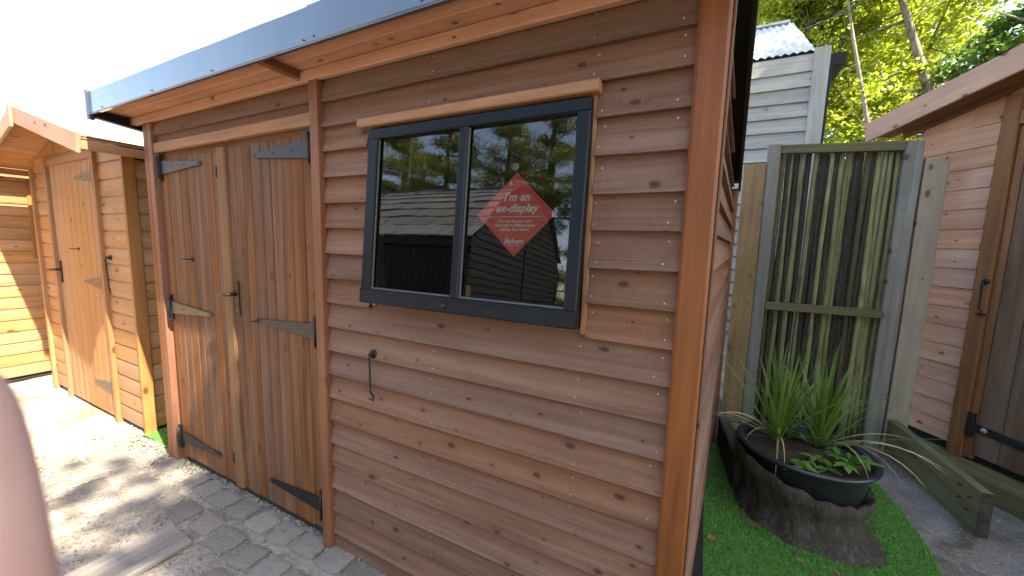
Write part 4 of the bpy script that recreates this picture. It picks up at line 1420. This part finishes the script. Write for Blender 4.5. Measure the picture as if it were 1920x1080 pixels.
TC = Vector((0.570, 1.385, 0.0))
tub = empty('planter_tub', TC + Vector((0, 0, 0.10)))
tag(tub, 'round black plastic planter tub filled with soil', 'planter')
RZ = 0.425
lathe('tub', [(0.0, 0.12), (0.225, 0.12), (0.24, 0.135), (0.290, 0.395), (0.293, 0.400), (0.312, 0.404), (0.320, 0.412), (0.320, 0.420), (0.312, 0.427), (0.298, 0.426), (0.290, 0.418), (0.282, 0.36)], M_TUB, tub, TC, 72)
lathe('soil', [(0.0, 0.385), (0.08, 0.388), (0.16, 0.383), (0.24, 0.378), (0.284, 0.374)], M_SOIL, tub, TC, 40, lambda i, a, r, z: (r, z + (random.uniform(-0.006, 0.006) if 0 < i < 4 else 0)))


def blade(name, base, az, L, lean, droop, w, mat, parent, tw=0.0):
    """strap leaf with a folded midrib, arching away from base"""
    n = 9
    vs, fs = [], []
    d = Vector((math.cos(az), math.sin(az), 0))
    side = Vector((-math.sin(az), math.cos(az), 0))
    p = Vector((0, 0, 0))
    ang = lean
    for i in range(n + 1):
        t = i / n
        ww = w * (0.55 + 0.9 * t if t < 0.5 else 1.0 * (1 - ((t - 0.5) / 0.5) ** 1.6)) + 0.0004
        fold = 0.35 * ww
        t_dir = d * math.sin(ang) + Vector((0, 0, 1)) * math.cos(ang)
        nrm = -d * math.cos(ang) + Vector((0, 0, 1)) * math.sin(ang)
        sd = (side * math.cos(tw * t) + nrm * math.sin(tw * t))
        vs += [p - sd * ww, p - nrm * fold, p + sd * ww]
        p = p + t_dir * (L / n)
        ang += droop / n * (0.4 + 1.2 * t)
    for i in range(n):
        a = i * 3
        fs += [(a, a + 1, a + 4, a + 3), (a + 1, a + 2, a + 5, a + 4)]
    me = mesh_from(vs, fs, name)
    smooth(me)
    return link(name, me, mat, parent, Matrix.Translation(Vector(base)))


def spiky(loc, label, n, L, seed, dry):
    random.seed(seed)
    o = empty('spiky_plant', loc)
    tag(o, label, 'plant', 'strap-leaved plants in the tub')
    for k in range(n):
        t = k / n
        lean = 0.03 + 1.05 * t ** 1.5 * random.uniform(0.55, 1.15)
        blade('leaf', Vector(loc) + Vector((random.uniform(-0.02, 0.02), random.uniform(-0.02, 0.02), 0)), random.uniform(0, 2 * math.pi) if t > 0.25 else k * 2.4, L * random.uniform(0.70, 1.08) * (1 - 0.15 * t), lean, random.uniform(0.05, 0.55) + 0.5 * t * t, random.uniform(0.0065, 0.0105), M_SPIKE, o, random.uniform(-0.6, 0.6))
    for az, LL, lean, droop in dry:
        blade('dry_leaf', Vector(loc) + Vector((0, 0, 0.005)), math.radians(az), LL, lean, droop, 0.0038, M_DRY, o, random.uniform(-1, 1))
    return o


spiky((0.455, 1.46, 0.385), 'tall left clump of green strap leaves in the black tub', 40, 0.60, 11,
      [(190, 0.40, 0.9, 1.2), (205, 0.42, 0.7, 1.6), (175, 0.34, 1.1, 0.8), (235, 0.38, 0.75, 1.9), (215, 0.30, 1.2, 0.8), (160, 0.36, 0.8, 1.0), (268, 0.40, 0.9, 2.2), (-98, 0.44, 0.95, 2.3)])
spiky((0.665, 1.50, 0.385), 'fuller right clump of green strap leaves with dry blades trailing over the rim', 48, 0.62, 23,
      [(-20, 0.50, 0.95, 1.4), (-35, 0.54, 0.85, 1.6), (-48, 0.52, 0.9, 1.8), (-60, 0.50, 0.85, 1.9), (5, 0.44, 0.9, 1.2), (-75, 0.46, 0.8, 2.1)])
# one pale blade hanging over the front rim
random.seed(5)


def herb(loc, label, n, spread, seed, hmax):
    random.seed(seed)
    o = empty('leafy_plant', loc)
    tag(o, label, 'plant')
    for s in range(n):
        az = random.uniform(0, 2 * math.pi)
        r = spread * math.sqrt(random.random())
        top = Vector((loc[0] + r * math.cos(az), loc[1] + r * math.sin(az), loc[2] + random.uniform(0.02, hmax)))
        bs = Vector((loc[0] + r * 0.5 * math.cos(az), loc[1] + r * 0.5 * math.sin(az), loc[2]))
        tube('stem', [bs, bs.lerp(top, 0.6) + Vector((0, 0, 0.01)), top], 0.0016, M_HERB, o, 5)
        for k in range(random.randint(4, 6)):
            la = random.uniform(0, 2 * math.pi)
            L = random.uniform(0.038, 0.068)
            W = L * random.uniform(0.22, 0.31)
            d = Vector((math.cos(la), math.sin(la), random.uniform(-0.25, 0.35))).normalized()
            sd = d.cross(Vector((0, 0, 1))).normalized()
            nn = sd.cross(d)
            base = top.lerp(bs, random.uniform(0, 0.35))
            vs = []
            for t, ww in ((0, 0.1), (0.25, 0.85), (0.5, 1.0), (0.78, 0.6), (1.0, 0.05)):
                c = d * (L * t) - nn * (0.25 * L * t * t)
                vs += [c - sd * W * ww + nn * 0.15 * W * ww, c, c + sd * W * ww + nn * 0.15 * W * ww]
            fs = []
            for i in range(4):
                a = i * 3
                fs += [(a, a + 1, a + 4, a + 3), (a + 1, a + 2, a + 5, a + 4)]
            me = mesh_from(vs, fs, 'leaf')
            smooth(me)
            link('leaf', me, M_HERB, o, Matrix.Translation(base))
    return o


herb((0.700, 1.27, 0.383), 'small bright green leafy plant at the right front of the tub', 13, 0.12, 31, 0.11)
herb((0.545, 1.22, 0.383), 'low sprig of green seedlings at the front rim of the tub', 6, 0.07, 37, 0.04)
herb((0.56, 1.56, 0.383), 'pale green sprig growing between the two strap-leaf clumps', 5, 0.05, 41, 0.14)

# fallen leaves on the turf
random.seed(9)
leafspots = [(0.13, 1.75, 0.045), (0.22, 1.36, 0.040), (0.30, 1.26, 0.032), (0.345, 1.16, 0.045), (0.14, 0.93, 0.045), (0.52, 0.98, 0.035), (0.66, 0.98, 0.03), (0.93, 1.62, 0.035), (0.90, 1.27, 0.03), (0.24, 1.60, 0.035), (0.19, 1.46, 0.03), (1.0, 1.42, 0.028)]
for k, (x, y, s) in enumerate(leafspots):
    vs, fs = [], []
    for i in range(6):
        t = i / 5
        ww = math.sin(math.pi * min(1, t * 0.96 + 0.03)) ** 0.8 * 0.36 + 0.02
        zz = 0.25 * (t - 0.5) ** 2 + 0.03
        vs += [((t - 0.5), -ww, zz + 0.10 * random.random()), ((t - 0.5), 0, zz), ((t - 0.5), ww, zz + 0.14 * random.random())]
    for i in range(5):
        a = i * 3
        fs += [(a, a + 1, a + 4, a + 3), (a + 1, a + 2, a + 5, a + 4)]
    me = mesh_from(vs, fs, 'fallen_leaf')
    smooth(me)
    o = link('fallen_leaf', me, M_FALLEN, None, Matrix.Translation((x, y, 0.018)) @ Matrix.Rotation(random.uniform(0, 6.3), 4, 'Z') @ Matrix.Scale(s, 4))
    tag(o, 'small dry brown leaf fallen on the green turf', 'leaf', 'dry leaves on the turf')

# ================================================================== TREES
def leaf_quads(centres, size, flat=0.35):
    n = len(centres)
    a = rng.normal(size=(n, 3))
    a[:, 2] *= flat + 0.3
    a /= np.linalg.norm(a, axis=1, keepdims=True)
    b = np.cross(a, rng.normal(size=(n, 3)))
    b /= np.linalg.norm(b, axis=1, keepdims=True)
    s = size * rng.uniform(0.6, 1.25, (n, 1))
    return np.stack([centres - a * s * 0.5, centres + b * s * 0.30, centres + a * s * 0.5, centres - b * s * 0.30], 1)


def tree(name, label, cat, base, top, r0, clumps, nleaf, size, lmat, bmat, group, limbs=9, lean=None):
    base, top = Vector(base), Vector(top)
    o = empty(name, base)
    tag(o, label, cat, group)
    pts, rad = [], []
    n = 9
    ph = random.random() * 6
    for i in range(n + 1):
        t = i / n
        p = base.lerp(top, t) + Vector((math.sin(ph + t * 4) * 0.10, math.cos(ph * 1.3 + t * 5) * 0.10, 0)) * (t * (1.2 - t)) * 2
        pts.append(p)
        rad.append(r0 * (1 - 0.82 * t) * (1.35 if i == 0 else 1))
    V, Fc = tube_mesh([p - base for p in pts], rad, 10)
    V = [Vector(v) for v in V]
    tips = []
    cl = clumps
    for (cx, cy, cz, cr) in cl:
        c = Vector((cx, cy, cz))
        t = max(0.25, min(0.95, (cz - cr * 0.6 - base.z) / (top.z - base.z)))
        s = base.lerp(top, t)
        m = s.lerp(c, 0.5) + Vector((random.uniform(-0.2, 0.2), random.uniform(-0.2, 0.2), -0.18 * (c - s).length))
        v2, f2 = tube_mesh([s - base, m - base, c - base], [r0 * (1 - 0.8 * t) * 0.5, r0 * 0.2, r0 * 0.06], 6)
        off = len(V)
        V += [Vector(v) for v in v2]
        Fc += [tuple(i + off for i in f) for f in f2]
        for q in range(5):
            e = c + Vector(rng.normal(size=3).tolist()) * cr * 0.7
            v2, f2 = tube_mesh([m - base, (m.lerp(e, 0.6)) - base, e - base], [r0 * 0.16, r0 * 0.09, r0 * 0.03], 5)
            off = len(V)
            V += [Vector(v) for v in v2]
            Fc += [tuple(i + off for i in f) for f in f2]
    me = mesh_from(V, Fc, 'trunk')
    smooth(me)
    link('trunk', me, bmat, o, Matrix.Translation(base))
    vol = np.array([c[3] ** 2 for c in cl])
    cnt = (vol / vol.sum() * nleaf).astype(int)
    P = []
    for (cx, cy, cz, cr), k in zip(cl, cnt):
        sub = rng.normal(size=(max(4, k // 90), 3))
        sub /= np.linalg.norm(sub, axis=1, keepdims=True)
        sub *= cr * rng.uniform(0.25, 1.0, (len(sub), 1)) ** 0.6
        idx = rng.integers(0, len(sub), k)
        q = sub[idx] + rng.normal(size=(k, 3)) * np.array((0.24, 0.24, 0.13)) * cr
        P.append(q + np.array((cx, cy, cz)))
    P = np.concatenate(P) - np.array(base)
    me = quads_mesh('crown', leaf_quads(P, size))
    link('crown', me, lmat, o, Matrix.Translation(base))
    return o


def clump_ball(c, R, n, r, squash=1.0):
    out = []
    for _ in range(n):
        v = rng.normal(size=3)
        v /= np.linalg.norm(v)
        v *= R * rng.uniform(0.35, 1.0)
        out.append((c[0] + v[0], c[1] + v[1], c[2] + v[2] * squash, r * rng.uniform(0.7, 1.25)))
    return out


random.seed(21)
GB = 0.3
# trees in view behind the sheds
tree('birch_tree', 'leaning pale trunked tree showing between grey shed and pink shed', 'tree', (5.05, 10.0, GB), (2.45, 10.0, 9.5), 0.13,
     clump_ball((2.3, 9.9, 8.0), 2.2, 12, 0.85, 1.1) + clump_ball((2.9, 11.0, 5.2), 1.7, 6, 0.7), 26000, 0.12, M_LEAF1, M_BARK, 'trees behind the sheds')
tree('birch_tree', 'slender tree just right of the grey shed corner', 'tree', (3.35, 9.0, GB), (1.9, 9.4, 8.5), 0.06,
     clump_ball((2.0, 9.9, 7.0), 1.6, 8, 0.75, 1.2) + clump_ball((2.7, 10.2, 4.0), 1.1, 5, 0.6), 14000, 0.11, M_LEAF1, M_BARK, 'trees behind the sheds')
tree('birch_tree', 'bright leafy tree standing straight behind the grey shed roof', 'tree', (0.9, 12.5, GB), (1.0, 12.4, 11.0), 0.15,
     clump_ball((1.0, 12.3, 8.6), 2.6, 14, 1.0, 1.1) + clump_ball((0.6, 12.4, 5.4), 2.0, 7, 0.9), 30000, 0.14, M_LEAF1, M_BARK, 'trees behind the sheds')
tree('birch_tree', 'sunlit tree filling the gap far behind the leaning trunk', 'tree', (4.6, 15.0, GB), (4.3, 15.0, 12.0), 0.2,
     clump_ball((4.2, 14.8, 8.0), 3.4, 18, 1.25, 1.15) + clump_ball((4.0, 14.6, 3.4), 2.6, 9, 1.1), 46000, 0.17, M_LEAF1, M_BARK, 'trees behind the sheds')
tree('maple_tree', 'dark green broad leaved tree hanging over the pink shed roof', 'tree', (6.9, 8.6, GB), (6.4, 8.2, 8.0), 0.20,
     clump_ball((6.2, 8.0, 5.6), 1.9, 16, 0.8, 1.0) + clump_ball((5.2, 8.6, 4.6), 1.2, 8, 0.7), 34000, 0.13, M_LEAF2, M_BARK, 'trees behind the sheds')
tree('maple_tree', 'low dark bushy tree behind the pole screen', 'tree', (3.3, 12.4, GB), (3.3, 12.4, 4.4), 0.12,
     clump_ball((3.3, 12.3, 2.8), 1.7, 12, 0.8, 0.9), 12000, 0.12, M_LEAF2, M_BARK, 'trees behind the sheds')
tree('maple_tree', 'tall dark tree at the upper right corner behind the pink shed', 'tree', (9.2, 12.8, GB), (8.8, 12.6, 9.0), 0.22,
     clump_ball((8.6, 12.4, 6.8), 2.4, 16, 1.0, 1.1), 22000, 0.14, M_LEAF2, M_BARK, 'trees behind the sheds')
# the trees on the right that shade the yard
for (bx, by, cx, cy, cz, R, lab) in ((6.8, -1.8, 6.7, -1.7, 9.3, 2.9, 'tall shade tree over the path in front of the pink shed'),
                                     (8.3, 1.8, 7.9, 1.2, 9.6, 3.0, 'tall shade tree beside the end of the pink shed'),
                                     (10.8, -1.0, 10.4, -0.2, 11.6, 3.2, 'tallest shade tree right of the yard'),
                                     (8.3, 4.6, 7.2, 3.8, 8.6, 3.2, 'shade tree rising behind the pink shed roof')):
    tree('shade_tree', lab, 'tree', (bx, by, 0.0), (cx, cy, cz + R * 0.7), 0.24,
         clump_ball((cx, cy, cz), R, 36, 1.1, 0.95), 36000, 0.17, M_LEAF2, M_BARK, 'shade trees right of the yard')

# ================================================================== BEHIND THE CAMERA (seen in the window)
barn = empty('black_barn', (-8.0, -7.5, 0.0))
tag(barn, 'black boarded barn with curved pale shingle roof, reflected in the window', 'barn')
BX, YN, YFAR, BEZ, BRZ = -4.0, -5.0, -10.0, 2.45, 4.15
YM = (YN + YFAR) / 2


def arch(t):
    """roof outline from the near eave (t=0) over the ridge (0.5) to the far eave (1)"""
    u = abs(1 - 2 * t)
    y = YM + (0.5 - t) * 2 * (YN - YM) * (1 if True else 0)
    z = BEZ + (BRZ - BEZ) * (1 - u ** 2.1)
    return y, z


zb = 0.1
while zb < BRZ - 0.1:
    zt = zb + 0.15
    if zt <= BEZ:
        hw = (YN - YM)
    else:
        u = (1 - (zt - BEZ) / (BRZ - BEZ)) ** (1 / 2.1)
        hw = (YN - YM) * u
    extrude('board', (BX, YM - hw, zb), (BX, YM + hw, zb), (0, 0, 1), wedge(0.17, 0.030, 0.010), W_BLACK, barn)
    zb += 0.15
hidden_wall('end_lining', [(BX - 0.01, YN, 0), (BX - 0.01, YFAR, 0)] + [(BX - 0.01, arch(1 - k / 20)[0], arch(1 - k / 20)[1] - 0.02) for k in range(21)], M_DARK, barn)
xbeam('end_post', BX + 0.01, BX + 0.05, YM - 0.06, YM + 0.06, 0, BRZ - 0.1, W_BLACK, barn)
x = BX
k = 0
while x > -13:
    w = 0.16
    extrude('plank', (x - w / 2, YN, 0.05), (x - w / 2, YN, BEZ), (1, 0, 0), rect(w - 0.008, 0.025, 0.004), W_BLACK, barn)
    x -= w
hidden_wall('side_lining', [(BX, YN - 0.02, 0), (-13, YN - 0.02, 0), (-13, YN - 0.02, BEZ), (BX, YN - 0.02, BEZ)], M_DARK, barn)
xbeam('eave_beam', -13, BX + 0.1, YN - 0.03, YN + 0.12, BEZ - 0.16, BEZ - 0.02, W_BLACK, barn)
Q = []
courses = 24
for c_ in range(courses):
    t0, t1 = c_ / courses * 0.96 + 0.0, (c_ + 1.25) / courses * 0.96
    if t0 > 0.5:
        t0, t1 = t1, t0
    y0, z0 = arch(min(1, t0))
    y1, z1 = arch(min(1, t1))
    x = BX + 0.12
    while x > -13:
        w = random.uniform(0.14, 0.30)
        dz = random.uniform(0.028, 0.055)
        if c_ == 0:
            y0b = y0 + 0.15
        else:
            y0b = y0
        Q.append([(x, y0b, z0 + dz), (x - w + 0.006, y0b, z0 + dz), (x - w + 0.006, y1, z1 + 0.008), (x, y1, z1 + 0.008)])
        Q.append([(x, y0b, z0 + dz - 0.028), (x - w + 0.006, y0b, z0 + dz - 0.028), (x - w + 0.006, y0b, z0 + dz), (x, y0b, z0 + dz)])
        x -= w
o = link('shingles', quads_mesh('shingles', np.array(Q) - np.array((-8.0, -7.5, 0))), M_SHINGLE, barn, Matrix.Translation((-8.0, -7.5, 0)))
o['kind'] = 'stuff'


random.seed(77)  # unseen trees added to block low sky, so more light falls from overhead
for bx, by, H, lab in ((2.2, -11.5, 9.5, 'added sky-blocking broad leaved tree behind the photographer nearest the black barn'), (6.2, -9.5, 10.0, 'added sky-blocking broad leaved tree behind the photographer in the middle'), (10.5, -8.0, 10.5, 'added sky-blocking broad leaved tree behind the photographer farthest to the right')):
    tree('sky_block_tree', lab, 'tree', (bx, by, 0.0), (bx, by, H), 0.2, clump_ball((bx, by, H * 0.62), 2.6, 16, 1.2, 1.25) + clump_ball((bx, by, H * 0.25), 2.0, 8, 1.1, 0.8), 16000, 0.2, M_LEAF2, M_BARK, 'trees added behind the photographer to block low sky')


def pine(base, H, R, seed, label, low=0.16):
    r = np.random.default_rng(seed)
    base = Vector(base)
    o = empty('pine_tree', base)
    tag(o, label, 'tree', 'pines behind the black barn')
    V, Fc = tube_mesh([Vector((0, 0, 0)), Vector((0.1, 0, H * 0.5)), Vector((0, 0.05, H))], [0.24, 0.16, 0.04], 9)
    P = []
    nl = int(H * 4.2)
    for i in range(nl):
        z = H * (low + (1 - low) * i / nl)
        ln = R * (1 - (z / H) ** 1.6) * r.uniform(0.7, 1.15) + 0.4
        az = r.uniform(0, 2 * math.pi)
        e = Vector((math.cos(az) * ln, math.sin(az) * ln, z + 0.10 * ln))
        v2, f2 = tube_mesh([Vector((0, 0, z)), Vector((e.x * 0.55, e.y * 0.55, z - 0.05)), e], [0.045, 0.03, 0.012], 5)
        off = len(V)
        V += [Vector(v) for v in v2]
        Fc += [tuple(q + off for q in f) for f in f2]
        for m in range(int(6 + ln * 5)):
            t = r.uniform(0.25, 1.05)
            c = np.array((e.x * t, e.y * t, z + (e.z - z) * t)) + r.normal(size=3) * np.array((0.22, 0.22, 0.07)) * ln * 0.6
            n = 46
            P.append(c + r.normal(size=(n, 3)) * np.array((0.19, 0.19, 0.085)))
    me = mesh_from(V, Fc, 'trunk')
    smooth(me)
    link('trunk', me, M_PBARK, o, Matrix.Translation(base))
    P = np.concatenate(P)
    n = len(P)
    a = r.normal(size=(n, 3)) + np.array((0, 0, 0.4))
    a /= np.linalg.norm(a, axis=1, keepdims=True)
    b = np.cross(a, r.normal(size=(n, 3)))
    b /= np.linalg.norm(b, axis=1, keepdims=True)
    L = 0.17
    Vq = np.stack([P - b * 0.014, P + b * 0.014, P + a * L + b * 0.006, P + a * L - b * 0.006], 1)
    link('crown', quads_mesh('crown', Vq), M_NEEDLE, o, Matrix.Translation(base))


for k, (x, y, H, R, lab) in enumerate(((-13.5, -13.0, 10.5, 2.6, 'pine tree reflected at the left edge of the left pane'), (-10.6, -12.4, 9.6, 2.5, 'pine tree reflected in the middle of the left pane'),
                                       (-8.0, -13.2, 10.2, 2.6, 'pine tree reflected beside the glazing bar'), (-5.7, -12.6, 9.4, 2.3, 'pine tree reflected above the red sign'),
                                       (-2.6, -12.2, 8.8, 1.8, 'pine tree reflected at the right edge of the right pane'), (-16.5, -16.0, 11.5, 3.0, 'farthest pine tree behind the black barn'))):
    pine((x, y, 0), H, R, 50 + k, lab, 0.04 if k in (3, 4) else 0.16)

# ================================================================== THE FINGER AT THE LENS
def cam_pt(px, py, depth):
    return CAM + (rt * ((px - 960) / FPX) + dn * ((py - 540) / FPX) + fwd) * depth


def build_hand():
    M_SKIN = mat_skin()
    root = cam_pt(-120, 1900, 0.062)
    o = empty('person', root)
    tag(o, 'pink blurred fingertip of the photographer at the lower left edge', 'hand')
    verts, edges, rad = [], [], []
    def add(p, r, link_to=None):
        verts.append(p - root)
        rad.append(r)
        if link_to is not None:
            edges.append((link_to, len(verts) - 1))
        return len(verts) - 1
    D = 0.047
    # palm and wrist lie below the frame
    wrist = add(cam_pt(-250, 3300, 0.075), 0.026)
    palm = add(cam_pt(-230, 2550, 0.070), 0.030, wrist)
    kn = add(cam_pt(-170, 1900, 0.060), 0.015, palm)
    a = add(cam_pt(-75, 1420, 0.052), 0.0098, kn)
    b = add(cam_pt(-84, 1180, D), 0.0093, a)
    c = add(cam_pt(-112, 990, D), 0.0088, b)
    d = add(cam_pt(-152, 810, D), 0.0089, c)
    add(cam_pt(-196, 672, D), 0.0074, d)
    # the other fingers curl away beside it, outside the picture
    for k in range(3):
        kx = -320 - k * 130
        q0 = add(cam_pt(kx, 2050 + k * 60, 0.066), 0.0105, palm)
        q1 = add(cam_pt(kx - 20, 1650 + k * 70, 0.056), 0.0092, q0)
        q2 = add(cam_pt(kx - 10, 1480 + k * 70, 0.050), 0.0084, q1)
        add(cam_pt(kx + 15, 1480 + k * 60, 0.040), 0.0066, q2)
    t0 = add(cam_pt(-40, 2700, 0.070), 0.014, palm)
    t1 = add(cam_pt(120, 2250, 0.066), 0.0108, t0)
    add(cam_pt(170, 1950, 0.064), 0.0085, t1)
    me = bpy.data.meshes.new('finger')
    me.from_pydata([tuple(v) for v in verts], edges, [])
    ob = link('hand', me, M_SKIN, o, Matrix.Translation(root))
    sk = ob.modifiers.new('skin', 'SKIN')
    lay = me.skin_vertices[0].data if len(me.skin_vertices) else None
    if lay is None:
        bpy.context.view_layer.objects.active = ob
        bpy.ops.mesh.customdata_skin_add()
        lay = me.skin_vertices[0].data
    for i, r in enumerate(rad):
        lay[i].radius = (r, r)
        lay[i].use_root = (i == 1)
    sk.use_smooth_shade = True
    ss = ob.modifiers.new('subdivision', 'SUBSURF')
    ss.levels = 2
    ss.render_levels = 2


build_hand()
